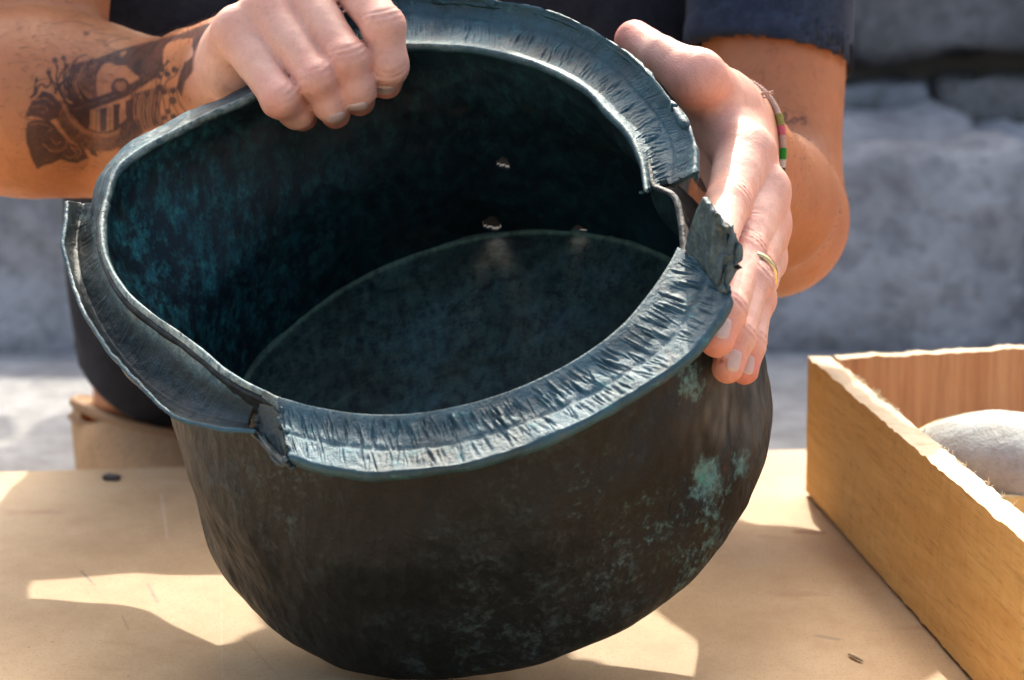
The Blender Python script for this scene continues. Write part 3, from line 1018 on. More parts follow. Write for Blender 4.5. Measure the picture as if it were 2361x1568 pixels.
# --- the wide rim in separate torn lengths
def flange(segs, ncol, seed, groove_n, lip=0.004, name="rim", brown=0.0, dense=1.0, groove_depth=0.00062, outer_row=0.7, edge_amp=0.0006, jag_amp=0.0013, low_amp=1.0, thick=0.0020):
    I = np.array([np.concatenate([rp(*s[0], 0.0)]) for s in segs])
    Mm = np.array([rp(s[1][0], s[1][1], s[1][2] / 1000) for s in segs])
    O = np.array([rp(s[2][0], s[2][1], s[2][2] / 1000) for s in segs])
    allp, ts = catmull(np.concatenate([I, Mm, O], 1), ncol)
    I, Mm, O = allp[:, :3], allp[:, 3:6], allp[:, 6:9]
    NV = 30
    v = np.linspace(0, 1, NV)
    # quadratic through I, M, O  plus rounded inner bead and a turned-down outer lip
    b = np.empty((ncol, NV, 3))
    for k, q in enumerate(v):
        b[:, k] = I * ((1 - q) * (1 - 2 * q)) + Mm * (4 * q * (1 - q)) + O * (q * (2 * q - 1))
    rad_in = I - RC
    rad_in -= (rad_in @ PN)[:, None] * PN
    rad_in /= np.linalg.norm(rad_in, axis=1)[:, None]
    bead = []
    for a in (0.0, 0.25, 0.5, 0.75):
        th = a * math.pi / 2
        bead.append(I - rad_in * (0.0020 + 0.0006 * vnoise(I, 60, seed + 3, 2))[:, None] * math.cos(th) + 0 * I - PN * (0.0038 * (1 - math.sin(th))) + PN * 0.0006)
    lipr = []
    od = O - Mm
    od /= np.linalg.norm(od, axis=1)[:, None]
    for a in (0.5, 1.0):
        lipr.append(O + od * 0.0012 * math.sin(a * math.pi / 2) - PN * lip * a)
    Gd = np.concatenate([np.stack(bead, 1), b] + ([np.stack(lipr, 1)] if lip > 0 else []), 1)
    nv = Gd.shape[1]
    vv = np.concatenate([[-0.12, -0.09, -0.06, -0.03], v, [1.05, 1.1] if lip > 0 else []])
    # hammer strokes: short radial grooves of uneven length and slant
    rng = np.random.default_rng(seed)
    U = ts
    Ltot = ts[-1]
    Hh = np.zeros((ncol, nv))
    n = int(groove_n * dense)
    for _ in range(n):
        u0 = rng.uniform(0, Ltot)
        row2 = rng.random() < 0.36
        a, bq = (rng.uniform(0.60, 0.70), rng.uniform(0.80, 0.98)) if row2 else (lambda a_: (a_, min(0.57, a_ + rng.uniform(0.14, 0.34))))(rng.uniform(0.05, 0.34))
        sl = rng.normal(0.004, 0.0035)
        wd = rng.uniform(0.00030, 0.00065)
        dp = rng.uniform(0.4, 1.0) * groove_depth * (outer_row if row2 else 1.0)
        du = U[:, None] - (u0 + sl * (vv[None] - a))
        win = sstep(a - 0.03, a + 0.04, vv) * (1 - sstep(bq - 0.06, bq + 0.03, vv))
        sh = np.exp(-(du / wd) ** 2) - 0.55 * np.exp(-((du - 1.9 * wd) / (wd * 1.2)) ** 2)
        Hh -= dp * sh * win[None]
    Hh -= 0.0006 * np.exp(-((vv - 0.585) / 0.04) ** 2)[None]
    wdt_ = np.linalg.norm(O - I, axis=1)
    kk_ = np.clip((wdt_ - 0.010) / 0.012, 0, 1)
    Hh *= kk_[:, None]
    Fl = Gd.reshape(-1, 3)
    nn = np.cross(np.gradient(Gd, axis=0), np.gradient(Gd, axis=1))
    nn /= np.linalg.norm(nn, axis=-1)[..., None] + 1e-12
    sg = np.sign((nn @ PN).mean())
    nn *= sg
    low = low_amp * 0.0008 * vnoise(Fl, 55, seed, 2) + 0.0004 * vnoise(Fl, 190, seed + 2, 2)
    edge_n = edge_amp * vnoise(Fl, 40, seed + 5, 2) + 0.5 * edge_amp * vnoise(Fl, 70, seed + 5, 3)
    Vv = np.repeat(vv[None], ncol, 0).ravel()
    Fl = Fl + nn.reshape(-1, 3) * (Hh.ravel() + low * np.repeat(0.25 + 0.75 * kk_, nv) * sstep(0.0, 0.2, Vv))[:, None]
    Fl = Fl + np.repeat(od, nv, 0) * (edge_n * np.repeat(0.2 + 0.8 * kk_, nv) * sstep(0.8, 1.0, Vv))[:, None]
    # ragged torn ends
    for endi, sgn in ((0, 1), (ncol - 1, -1)):
        tdir_ = nrm(Gd[min(endi + 4, ncol - 1) if sgn > 0 else endi, nv // 2] - Gd[endi if sgn > 0 else endi - 4, nv // 2])
        jag = jag_amp * vnoise(np.stack([vv * 14, vv * 0 + seed, vv * 0 + endi], 1), 1.0, seed, 3, 0.7)
        Fl.reshape(ncol, nv, 3)[endi] += tdir_[None] * jag[:, None]
    cru = np.exp(-((Vv - 0.0) / (0.10 if seed in (6, 8, 9) else 0.055)) ** 2) * (0.75 + 0.5 * vnoise(Fl, 30, seed + 1, 2)).clip(0.2, 1.1)  # pale crust at the back; on the left lengths a glint painted in
    brn = np.full(len(Fl), brown) if np.isscalar(brown) else np.repeat(np.interp(np.linspace(0, 1, ncol), *brown), nv) * sstep(0.10, 0.2, Vv) * (1 - sstep(0.90, 0.97, Vv))
    Fq = grid_faces(ncol, nv)
    if sg < 0:
        Fq = Fq[:, ::-1]
    ob = mk(name, Fl, Fq, M_RIM, pot, attrs={"crust_glint": cru * (1.0 if seed != 3 else 0.25), "brown": brn})
    s_ = ob.modifiers.new("thickness", 'SOLIDIFY')
    s_.thickness = thick
    s_.offset = -1.0
    return ob


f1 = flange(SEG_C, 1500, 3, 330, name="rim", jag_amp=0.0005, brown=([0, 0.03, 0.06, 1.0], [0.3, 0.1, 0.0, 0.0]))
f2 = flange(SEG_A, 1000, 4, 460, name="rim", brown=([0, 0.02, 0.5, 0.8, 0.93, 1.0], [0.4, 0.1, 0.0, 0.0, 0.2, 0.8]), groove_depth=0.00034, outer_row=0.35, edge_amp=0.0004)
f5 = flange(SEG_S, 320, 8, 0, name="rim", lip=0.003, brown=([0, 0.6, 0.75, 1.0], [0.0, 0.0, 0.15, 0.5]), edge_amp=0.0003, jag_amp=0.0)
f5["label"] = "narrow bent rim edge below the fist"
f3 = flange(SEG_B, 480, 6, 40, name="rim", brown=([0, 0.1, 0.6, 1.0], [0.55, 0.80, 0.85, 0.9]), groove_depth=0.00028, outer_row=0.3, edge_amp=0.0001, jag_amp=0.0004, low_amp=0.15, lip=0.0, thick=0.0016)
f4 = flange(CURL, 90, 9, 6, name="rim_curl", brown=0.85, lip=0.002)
f3["label"] = "dented rim length folded down on the left"
f4["label"] = "curled torn rim end at the front tear"

# --- torn flap standing up at the gap
base0, base1 = rp(1578, 574, 0.0), rp(1662, 672, 0.002)
FL = [(1578, 574, 0), (1583, 548, 6), (1592, 522, 12), (1604, 488, 19), (1618, 455, 26), (1629, 472, 26), (1640, 490, 25), (1654, 513, 23), (1668, 537, 20),
      (1674, 530, 20), (1681, 527, 19), (1690, 518, 18), (1694, 536, 16), (1703, 560, 13), (1704, 592, 9), (1700, 622, 6), (1684, 650, 4), (1662, 674, 2), (1635, 640, 1), (1605, 602, 0)]
bm = bmesh.new()
vs = [bm.verts.new(rp(x, y, h / 1000)) for x, y, h in FL]
fce = bm.faces.new(vs)
bmesh.ops.triangulate(bm, faces=[fce])
for _ in range(4):
    bmesh.ops.subdivide_edges(bm, edges=list(bm.edges), cuts=1, use_grid_fill=True)
bm.normal_update()
bm.verts.index_update()
V = np.array([v.co[:] for v in bm.verts])
Nn = np.array([v.normal[:] for v in bm.verts])
if (Nn @ PN).mean() < 0:
    bmesh.ops.reverse_faces(bm, faces=list(bm.faces))
    Nn = -Nn
pq = proj(V)
crease = (pq[:, 0] - (1664 + (pq[:, 1] - 540) * 0.0)) / 30.0
V += PN * (0.006 * np.clip(crease, 0, 1.5) ** 1.2)[:, None] * 0.0
ridge = np.exp(-((pq[:, 0] - 1668) / 7) ** 2) * sstep(520, 545, pq[:, 1]) * (1 - sstep(640, 670, pq[:, 1]))
V += Nn * (-0.0022 * ridge + 0.0004 * vnoise(V, 120, 4, 3) - 0.0003 * np.abs(np.sin((pq[:, 0] * 0.8 + pq[:, 1] * 0.55) / 8.0)) ** 6)[:, None]
flap = mk("torn_flap", V, [[v.index for v in f.verts] for f in bm.faces], M_RIM, pot, attrs={"crust_glint": 0.16 * np.ones(len(V)), "brown": 0.55 * np.ones(len(V))})
bm.free()
s_ = flap.modifiers.new("thickness", 'SOLIDIFY')
s_.thickness = 0.0019
s_.offset = -1.0
flap["label"] = "torn greenish flap standing up from the rim"
# ------------------------------------------------------------------ the man: one continuous body surface
class Cone:
    __slots__ = ("a", "b", "ra", "rb", "k", "lo", "hi", "g")

    def __init__(s, a, b, ra, rb, k, g):
        s.a, s.b, s.ra, s.rb, s.k, s.g = np.asarray(a, float), np.asarray(b, float), ra, rb, k, g
        r = max(ra, rb) + max(k, 0.004) + 0.006
        s.lo = np.minimum(s.a, s.b) - r
        s.hi = np.maximum(s.a, s.b) + r

    def d(s, P):
        pa = P - s.a
        ba = s.b - s.a
        L = ba @ ba
        if L < 1e-12:
            return np.sqrt((pa * pa).sum(1)) - s.ra
        t = np.clip(pa @ ba / L, 0, 1)
        q = pa - t[:, None] * ba
        return np.sqrt((q * q).sum(1)) - (s.ra + (s.rb - s.ra) * t)


def smin(a, b, k):
    if k <= 0:
        return np.minimum(a, b)
    h = np.maximum(k - np.abs(a - b), 0) / k
    return np.minimum(a, b) - h * h * h * k / 6.0


BIG = 0.5


class Body:
    """Smooth union of tapered limbs; every group is blended inside itself, then with the rest."""

    def __init__(s):
        s.groups = []          # (k_to_rest, [cones], [feature functions])
        s.feats = []           # fn(P, d) -> d

    def group(s, k):
        g = [k, []]
        s.groups.append(g)
        return g

    def add(s, g, a, b, ra, rb=None, k=0.01):
        g[1].append(Cone(a, b, ra, ra if rb is None else rb, k, g))

    def sdf(s, P):
        lo, hi = P.min(0), P.max(0)
        d = np.full(len(P), BIG)
        for k, cones in s.groups:
            gd = None
            for c in cones:
                if (c.lo > hi).any() or (c.hi < lo).any():
                    continue
                m = ((P >= c.lo) & (P <= c.hi)).all(1)
                if not m.any():
                    continue
                if gd is None:
                    gd = np.full(len(P), BIG)
                gd[m] = smin(gd[m], c.d(P[m]), c.k)
            if gd is not None:
                d = smin(d, gd, k)
        for lo_, hi_, fn in s.feats:
            if (lo_ > hi).any() or (hi_ < lo).any():
                continue
            m = ((P >= lo_) & (P <= hi_)).all(1)
            if m.any():
                d[m] = fn(P[m], d[m])
        return d

    def grad(s, P, e=0.0004):
        k = np.array([[1, -1, -1], [-1, -1, 1], [-1, 1, -1], [1, 1, 1]], float)
        g = np.zeros_like(P)
        for q in k:
            g += q * s.sdf(P + q * e)[:, None]
        return g / (4 * e)

    def sdf_chunks(s, P, n=20000):
        return np.concatenate([s.sdf(P[i:i + n]) for i in range(0, len(P), n)]) if len(P) else np.zeros(0)

    def project(s, P, it=2, iso=0.0, n=6000):
        P = P.copy()
        for i in range(0, len(P), n):
            Q = P[i:i + n]
            for _ in range(it):
                d = s.sdf(Q) - iso
                g = s.grad(Q)
                Q = Q - g * np.clip(d / np.maximum((g * g).sum(1), 0.25), -0.004, 0.004)[:, None]
            P[i:i + n] = Q
        return P


def mesh_sdf(fn, lo, hi, h, B=8, slack=1.6):
    """Surface nets over the blocks that hold the surface."""
    lo = np.asarray(lo, float)
    nb = np.ceil((np.asarray(hi) - lo) / (h * B)).astype(int)
    I = np.stack(np.meshgrid(*[np.arange(n) for n in nb], indexing='ij'), -1).reshape(-1, 3)
    # order blocks so that chunks stay compact
    I = I[np.lexsort((I[:, 0] % 4, I[:, 1] % 4, I[:, 2] % 4, I[:, 0] // 4, I[:, 1] // 4, I[:, 2] // 4))]
    C = lo + (I + 0.5) * B * h
    dc = np.concatenate([fn(C[i:i + 64]) for i in range(0, len(C), 64)])
    I = I[np.abs(dc) < B * h * 0.87 * slack]
    gx = np.arange(B + 1)
    loc = np.stack(np.meshgrid(gx, gx, gx, indexing='ij'), -1).reshape(-1, 3)
    dims = nb * B + 4
    vid_l, vpos_l, q_l = [], [], []
    corner = [(0, 0, 0), (1, 0, 0), (0, 1, 0), (1, 1, 0), (0, 0, 1), (1, 0, 1), (0, 1, 1), (1, 1, 1)]
    edges = [(0, 1), (2, 3), (4, 5), (6, 7), (0, 2), (1, 3), (4, 6), (5, 7), (0, 4), (1, 5), (2, 6), (3, 7)]

    def cid(ijk):
        return ((ijk[..., 0] + 1) * dims[1] + ijk[..., 1] + 1) * dims[2] + ijk[..., 2] + 1
    for s in range(0, len(I), 8):
        Ib = I[s:s + 8]
        P = lo + (Ib[:, None] * B + loc[None]) * h
        D = fn(P.reshape(-1, 3)).reshape(len(Ib), B + 1, B + 1, B + 1)
        if not ((D < 0).any() and (D > 0).any()):
            continue
        cs = np.stack([D[:, a:a + B, b:b + B, c:c + B] for a, b, c in corner], -1)
        neg = cs < 0
        act = neg.any(-1) & ~neg.all(-1)
        bi, ii, jj, kk = np.nonzero(act)
        if len(bi):
            v = cs[bi, ii, jj, kk]
            acc = np.zeros((len(bi), 3))
            cnt = np.zeros(len(bi))
            for a, b in edges:
                cr = (v[:, a] < 0) != (v[:, b] < 0)
                t = np.where(cr, v[:, a] / np.where(cr, v[:, a] - v[:, b], 1), 0)
                pa, pb = np.array(corner[a]), np.array(corner[b])
                acc += np.where(cr[:, None], pa + t[:, None] * (pb - pa), 0)
                cnt += cr
            cell = Ib[bi] * B + np.stack([ii, jj, kk], -1)
            vid_l.append(cid(cell))
            vpos_l.append(lo + (cell + acc / cnt[:, None]) * h)
        S = D < 0
        for ax in range(3):
            sl0 = [slice(None), slice(0, B), slice(0, B), slice(0, B)]
            sl1 = list(sl0)
            sl1[ax + 1] = slice(1, B + 1)
            A0, A1 = S[tuple(sl0)], S[tuple(sl1)]
            b_, i_, j_, k_ = np.nonzero(A0 != A1)
            if not len(b_):
                continue
            cell = Ib[b_] * B + np.stack([i_, j_, k_], -1)
            u, w = (ax + 1) % 3, (ax + 2) % 3
            e = np.eye(3, dtype=int)
            q = np.stack([cid(cell), cid(cell - e[u]), cid(cell - e[u] - e[w]), cid(cell - e[w])], -1)
            fl = A0[b_, i_, j_, k_]
            q[~fl] = q[~fl][:, ::-1]
            q_l.append(q)
    vid = np.concatenate(vid_l)
    pos = np.concatenate(vpos_l)
    q = np.concatenate(q_l)
    o = np.argsort(vid)
    vid, pos = vid[o], pos[o]
    ix = np.searchsorted(vid, q)
    ix = np.clip(ix, 0, len(vid) - 1)
    good = (vid[ix] == q).all(1)
    return pos, ix[good]


def refine(V, Fc, sel):
    """Split the chosen quads in four; neighbours take the mid points as extra corners."""
    Fs = [f for f in Fc]
    E = {}
    V = list(V)

    def mid(a, b):
        k = (a, b) if a < b else (b, a)
        if k not in E:
            E[k] = len(V)
            V.append((V[a] + V[b]) * 0.5)
        return E[k]
    out = []
    rest = []
    for i, f in enumerate(Fs):
        if sel[i] and len(f) == 4:
            a, b, c, d = f
            m1, m2, m3, m4 = mid(a, b), mid(b, c), mid(c, d), mid(d, a)
            V.append((V[a] + V[b] + V[c] + V[d]) * 0.25)
            x = len(V) - 1
            out += [(a, m1, x, m4), (m1, b, m2, x), (x, m2, c, m3), (m4, x, m3, d)]
        else:
            rest.append(f)
    for f in rest:
        g = []
        n = len(f)
        for i in range(n):
            a, b = f[i], f[(i + 1) % n]
            g.append(a)
            k = (a, b) if a < b else (b, a)
            if k in E:
                g.append(E[k])
        out.append(tuple(g))
    return np.array(V), out


BD = Body()
# torso, neck, head, legs
gt = BD.group(0.02)
HIP, CHEST = np.array([-0.06, 2.02, 0.04]), np.array([-0.055, 1.83, 0.33])
RS, LS = np.array([-0.275, 1.74, 0.375]), np.array([0.157, 1.62, 0.455])
for s in (-0.055, 0.055):
    BD.add(gt, HIP + [s, 0, 0], CHEST + [s, 0, 0], 0.095, 0.098, 0.05)
BD.add(gt, CHEST + [-0.05, -0.02, 0.03], RS + [0.03, 0, 0.0], 0.075, 0.052, 0.06)
LMID = np.array([0.095, 1.715, 0.350])
BD.add(gt, CHEST + [0.05, -0.02, 0.0], LMID, 0.070, 0.056, 0.05)
BD.add(gt, LMID, LS, 0.046, 0.042, 0.03)
NECK = np.array([-0.035, 1.76, 0.44])
HEAD = np.array([-0.025, 1.655, 0.565])
BD.add(gt, CHEST + [0, -0.02, 0.08], NECK + [0, -0.04, 0.05], 0.062, 0.055, 0.05)
gh = BD.group(0.02)
BD.add(gh, HEAD + [0, 0.03, 0.035], HEAD + [0, -0.03, 0.02], 0.080, 0.072, 0.03)
BD.add(gh, HEAD + [0, -0.045, -0.02], HEAD + [0, -0.07, -0.075], 0.055, 0.038, 0.03)     # face, jaw
BD.add(gh, HEAD + [0, -0.098, -0.005], HEAD + [0, -0.116, -0.04], 0.010, 0.013, 0.012)   # nose
for s in (-1, 1):
    BD.add(gh, HEAD + [s * 0.078, 0.01, 0.005], HEAD + [s * 0.080, 0.0, -0.035], 0.016, 0.010, 0.006)
    BD.add(gh, HEAD + [s * 0.033, -0.088, 0.022], HEAD + [s * 0.030, -0.093, 0.020], 0.011, 0.011, 0.008)
BD.add(gh, HEAD + [-0.018, -0.104, -0.066], HEAD + [0.018, -0.104, -0.066], 0.008, 0.008, 0.010)
KN_R, KN_L = np.array([-0.205, 1.63, 0.226]), np.array([0.045, 1.63, 0.24])
AN_R, AN_L = np.array([-0.232, 1.765, -0.010]), np.array([0.06, 1.76, -0.010])
gl = BD.group(0.02)
for hip, kn, an in ((HIP + [-0.09, -0.02, 0], KN_R, AN_R), (HIP + [0.09, -0.02, 0], KN_L, AN_L)):
    BD.add(gl, hip, kn, 0.085, 0.056, 0.02)
    BD.add(gl, kn, kn + (an - kn) * 0.35 + [0, 0.012, 0], 0.050, 0.048, 0.02)
    BD.add(gl, kn + (an - kn) * 0.35 + [0, 0.012, 0], an, 0.048, 0.029, 0.02)
    toe = an + np.array([0.035, -0.15, -0.070])
    BD.add(gl, an + [-0.006, 0.03, -0.062], toe, 0.027, 0.020, 0.02)
    BD.add(gl, an, an + [0, 0.01, -0.04], 0.029, 0.028, 0.02)

# ---- his right arm (picture left): elbow out of the frame, wrist behind the rim
ga = BD.group(0.02)
EL_R = W(-115, 250, 1.418)
UA_R = np.array([-0.254, 1.484, 0.328])
BD.add(ga, UA_R, EL_R + [0.03, 0.02, 0.01], 0.052, 0.043, 0.02)
BD.add(ga, RS + [0.0, 0, 0], UA_R, 0.052, 0.050, 0.03)
BD.add(ga, W(330, 320, 1.410), W(505, 300, 1.362), 0.034, 0.030, 0.03)  # extra bulk hidden by the rim, added to extend the arm's shadow
RF = [(-100, 244, 1.412, 0.043), (70, 239, 1.406, 0.0452), (200, 250, 1.420, 0.0428), (335, 268, 1.412, 0.0376), (450, 232, 1.385, 0.0310)]
for p, q in zip(RF, RF[1:]):
    BD.add(ga, W(*p[:3]), W(*q[:3]), p[3], q[3], 0.012)
WR = W(535, 168, 1.318)
wax = nrm(np.array([0.25, -0.2, 1.0]))
for s in (-0.008, 0.008):
    BD.add(ga, W(450, 226, 1.38) + wax * s, WR + wax * s, 0.026, 0.0205, 0.016)

# ---- his left arm (picture right)
EL_L = W(1766, 490, 1.52)
BD.add(ga, LS, EL_L, 0.0425, 0.0380, 0.02)
BD.add(ga, EL_L + [0, 0.012, -0.002], W(1776, 505, 1.47), 0.0370, 0.0362, 0.03)
BD.add(ga, W(1776, 505, 1.47), W(1768, 462, 1.385), 0.0358, 0.0295, 0.03)
BD.add(ga, W(1768, 462, 1.385), W(1694, 322, 1.285), 0.031, 0.0205, 0.03)
LWA, LWB = W(1674, 264, 1.272), W(1700, 372, 1.272)
BD.add(ga, W(1738, 425, 1.36), LWA, 0.021, 0.0160, 0.014)
BD.add(ga, W(1755, 465, 1.36), LWB, 0.022, 0.0150, 0.014)

FINGERS = []        # (name, joints[4], radii[4]) for creases, nails and colour


def finger(g, J, R, k=0.004):
    J = [np.asarray(j, float) for j in J]
    for i in range(3):
        BD.add(g, J[i], J[i + 1], R[i], R[i + 1], k)
    FINGERS.append((J, R))
    return J


def px3(L):
    return [W(*p) for p in L]


# right hand (picture left), fingers over the rim
gf = BD.group(0.0012)
gR = []
HR = {
    "pinky": ([(545, 75, 1.250), (645, 229, 1.224), (684, 258, 1.238), (697, 268, 1.252)], [0.0092, 0.0079, 0.0072, 0.0066]),
    "ring": ([(612, 32, 1.252), (731, 183, 1.226), (762, 240, 1.231), (773, 262, 1.246)], [0.0098, 0.0082, 0.0073, 0.0066]),
    "middle": ([(692, -18, 1.260), (803, 140, 1.229), (823, 208, 1.231), (829, 232, 1.246)], [0.0102, 0.0085, 0.0077, 0.0068]),
    "index": ([(792, -72, 1.268), (884, 62, 1.236), (896, 152, 1.235), (890, 192, 1.245)], [0.0105, 0.0089, 0.0083, 0.0070]),
}
for nm, (J, R) in HR.items():
    g_ = BD.group(0.0016)
    finger(g_, px3(J), R, 0.005)
gp = BD.group(0.0075)
wl = [(-0.012, 0), (-0.004, 0), (0.004, 0), (0.012, 0)]
for (nm, (J, R)), s in zip(HR.items(), (-0.006, -0.002, 0.003, 0.008)):
    m = W(*J[0])
    p1 = W(*J[1])
    BD.add(gp, WR + wax * s + RGT * (s * 0.5), m, 0.0165, 0.0098, 0.012)
    BD.add(gp, m, m + (p1 - m) * 0.45, 0.0092, 0.0072, 0.006)
ms = [W(*HR[n][0][0]) for n in HR]
for a, b in zip(ms, ms[1:]):
    BD.add(gp, a + [0, 0.003, -0.004], b + [0, 0.003, -0.004], 0.0085, 0.0085, 0.008)
    BD.add(gp, a * 0.6 + WR * 0.4, b * 0.6 + WR * 0.4, 0.013, 0.013, 0.012)
BD.add(gp, W(546, 152, 1.272), W(553, 100, 1.262), 0.0145, 0.0115, 0.012)          # heel of the hand
BD.add(gp, W(545, 150, 1.276), W(556, 190, 1.290), 0.0135, 0.012, 0.012)
# thumb behind the rim, pressing the outside
gth = BD.group(0.006)
TR = px3([(600, 150, 1.318), (690, 150, 1.306), (775, 130, 1.300), (835, 120, 1.296)])
BD.add(gth, TR[0], TR[1], 0.015, 0.0115, 0.01)
BD.add(gth, TR[1], TR[2], 0.0115, 0.0098, 0.006)
BD.add(gth, TR[2], TR[3], 0.0098, 0.0080, 0.005)

# left hand (picture right): thumb along the rim, fingers down the outside of the wall
HL = {
    "index": ([(1716, 352, 1.213), (1676, 472, 1.172), (1652, 575, 1.158), (1645, 640, 1.158)], [0.0122, 0.0098, 0.0080, 0.0068]),
    "middle": ([(1752, 442, 1.208), (1716, 590, 1.168), (1676, 716, 1.150), (1652, 785, 1.142)], [0.0115, 0.0090, 0.0080, 0.0074]),
    "ring": ([(1756, 520, 1.206), (1730, 648, 1.168), (1697, 780, 1.148), (1677, 848, 1.140)], [0.0108, 0.0086, 0.0078, 0.0070]),
    "pinky": ([(1748, 600, 1.210), (1743, 692, 1.178), (1728, 792, 1.160), (1716, 856, 1.154)], [0.0098, 0.0076, 0.0068, 0.0060]),
}


def wall_radius(P):
    """Radius of the pot's outer wall at the depth and bearing of each point, and the point's own radius."""
    q = P - RC
    dep = -(q @ PN)
    x, y = q @ E1, q @ E2
    rr = np.array([np.hypot((G[:, k] - RC) @ E1, (G[:, k] - RC) @ E2) for k in range(0, NT, 3)])
    dd = np.array([-((G[0, k] - RC) @ PN) for k in range(0, NT, 3)])
    th = np.array([np.arctan2((G[:, k] - RC) @ E2, (G[:, k] - RC) @ E1) for k in range(0, NT, 3)])
    out = []
    for i in range(len(P)):
        k = int(np.clip(np.searchsorted(dd, dep[i]), 0, len(dd) - 1))
        a = np.arctan2(y[i], x[i])
        j = np.argmin(np.abs(np.angle(np.exp(1j * (th[k] - a)))))
        out.append(rr[k, j])
    return np.array(out), np.hypot(x, y)


for nm, (J, R) in HL.items():
    for i in range(4):
        x_, y_, d_ = J[i]
        for _ in range(60):
            w_, r_ = wall_radius(W(x_, y_, d_)[None])
            if r_[0] - w_[0] > 0.0028 + R[i] + 0.0004:
                break
            d_ -= 0.0015
        J[i] = (x_, y_, d_)
for nm, (J, R) in HL.items():
    R[:] = [R[0]] + [r * 0.92 for r in R[1:]]
    g_ = BD.group(0.0006)
    finger(g_, px3(J), R, 0.005)
gq = BD.group(0.0075)
for (nm, (J, R)), s in zip(HL.items(), (0.10, 0.42, 0.72, 1.0)):
    m = W(*J[0])
    p1 = W(*J[1])
    BD.add(gq, LWA + (LWB - LWA) * s, m, 0.0160, 0.0108, 0.012)
    BD.add(gq, m, m + (p1 - m) * 0.45, 0.0098, 0.0074, 0.006)
ms = [W(*HL[n][0][0]) for n in HL]
for a, b in zip(ms, ms[1:]):
    BD.add(gq, a + [-0.004, 0.003, 0], b + [-0.004, 0.003, 0], 0.0090, 0.0090, 0.008)
TL = px3([(1664, 248, 1.252), (1606, 180, 1.214), (1520, 128, 1.226), (1462, 92, 1.242)])
BD.add(gq, LWA, TL[0], 0.0165, 0.0165, 0.012)
gth2 = BD.group(0.006)
BD.add(gth2, TL[0], TL[1], 0.0155, 0.0122, 0.012)
BD.add(gth2, TL[1], TL[2], 0.0120, 0.0086, 0.006)
BD.add(gth2, TL[2], TL[3], 0.0084, 0.0086, 0.003)
BD.add(gth2, W(1645, 236, 1.245), W(1684, 330, 1.220), 0.0115, 0.0115, 0.014)       # web between thumb and index
BD.add(gth2, W(1625, 190, 1.225), W(1668, 290, 1.222), 0.0060, 0.0070, 0.012)
FINGERS.append((TL, [0.0165, 0.0138, 0.0103, 0.0098]))

DORS = np.array([0.0, -0.55, 0.75])                # the hands' backs look up and to the viewer


def add_creases(J, R, thumb=False, dors=None):
    for ji, depth, n, wdt, bump in ((1, 0.00070, 3, 0.0008, 0.0011), (2, 0.00080, 2, 0.0007, 0.0003)):
        c = J[ji]
        ax = nrm(nrm(J[ji] - J[ji - 1]) + nrm(J[ji + 1] - J[ji]))
        dv = DORS if dors is None else dors
        dv = nrm(dv - ax * (dv @ ax))
        r = R[ji]

        def fn(P, d, c=c, ax=ax, dv=dv, r=r, depth=depth, n=n, wdt=wdt, bump=bump):
            q = P - c
            s = q @ ax
            lat = q @ np.cross(ax, dv)
            ht = q @ dv
            s2 = s + 0.9 * lat * lat / r * 0.35
            m = sstep(-0.1 * r, 0.5 * r, ht) * np.exp(-(lat / (1.1 * r)) ** 4)
            out = d - bump * np.exp(-(s / (0.75 * r)) ** 2) * m
            for k in range(n):
                o = (k - (n - 1) / 2) * 0.0026 + 0.0004 * math.sin(7.1 * k + c[0] * 900)
                out = out + depth * (1 - 0.3 * abs(k - (n - 1) / 2)) * np.exp(-((s2 - o) / wdt) ** 2) * m
            return out
        BD.feats.append((c - r * 1.6, c + r * 1.6, fn))


for i, (J, R) in enumerate(FINGERS[:4]):
    add_creases(J, R)
for i, (J, R) in enumerate(FINGERS[4:8]):
    add_creases(J, R, dors=np.array([0.75, -0.65, 0.25]))
# knuckles and tendons on the hand backs
for J, R, dv in [(f[0], f[1], DORS) for f in FINGERS[:4]] + [(f[0], f[1], np.array([0.75, -0.55, 0.35])) for f in FINGERS[4:8]]:
    c = J[0] + nrm(dv) * R[0] * 0.75

    def fk(P, d, c=c):
        return d - 0.0016 * np.exp(-((P - c) ** 2).sum(1) / 0.0075 ** 2)
    BD.feats.append((c - 0.016, c + 0.016, fk))

lo_b = np.array([-0.50, 0.98, -0.125])
hi_b = np.array([0.34, 2.16, 0.70])
HV = 0.0020
Vb, Fb_ = mesh_sdf(BD.sdf, lo_b, hi_b, HV)
Vb = BD.project(Vb, 1)


def zoom_xy(P):
    q = proj(P)
    return q[:, 0] * 3.624, (q[:, 1] - 39.3) * 3.624


fc_ = Vb[Fb_].mean(1)
fp = proj(fc_)
arm_region = (fc_[:, 1] < 1.56) & (fp[:, 0] > -40) & (fp[:, 0] < 2000) & (fp[:, 1] > -60) & (fp[:, 1] < 930) & (fc_[:, 2] > 0.05)
nf = len(Fb_)
Vb, Fl_ = refine(Vb, [tuple(f) for f in Fb_.tolist()], arm_region)
isq = np.array([len(f) == 4 for f in Fl_])
cen_ = np.array([Vb[list(f)].mean(0) for f in Fl_])
cp_ = proj(cen_)
tat_region = isq & (cp_[:, 0] > 30) & (cp_[:, 0] < 560) & (cp_[:, 1] > 25) & (cp_[:, 1] < 400) & (cen_[:, 1] < 1.5) & (np.arange(len(Fl_)) < 4 * arm_region.sum())
size = np.array([np.linalg.norm(Vb[f[0]] - Vb[f[1]]) for f in Fl_])
tat_region |= isq & (cp_[:, 0] > 1788) & (cp_[:, 0] < 1872) & (cp_[:, 1] > 245) & (cp_[:, 1] < 300) & (cen_[:, 1] > 1.38) & (cen_[:, 1] < 1.56) & (np.arange(len(Fl_)) < 4 * arm_region.sum())
n0 = len(Vb)
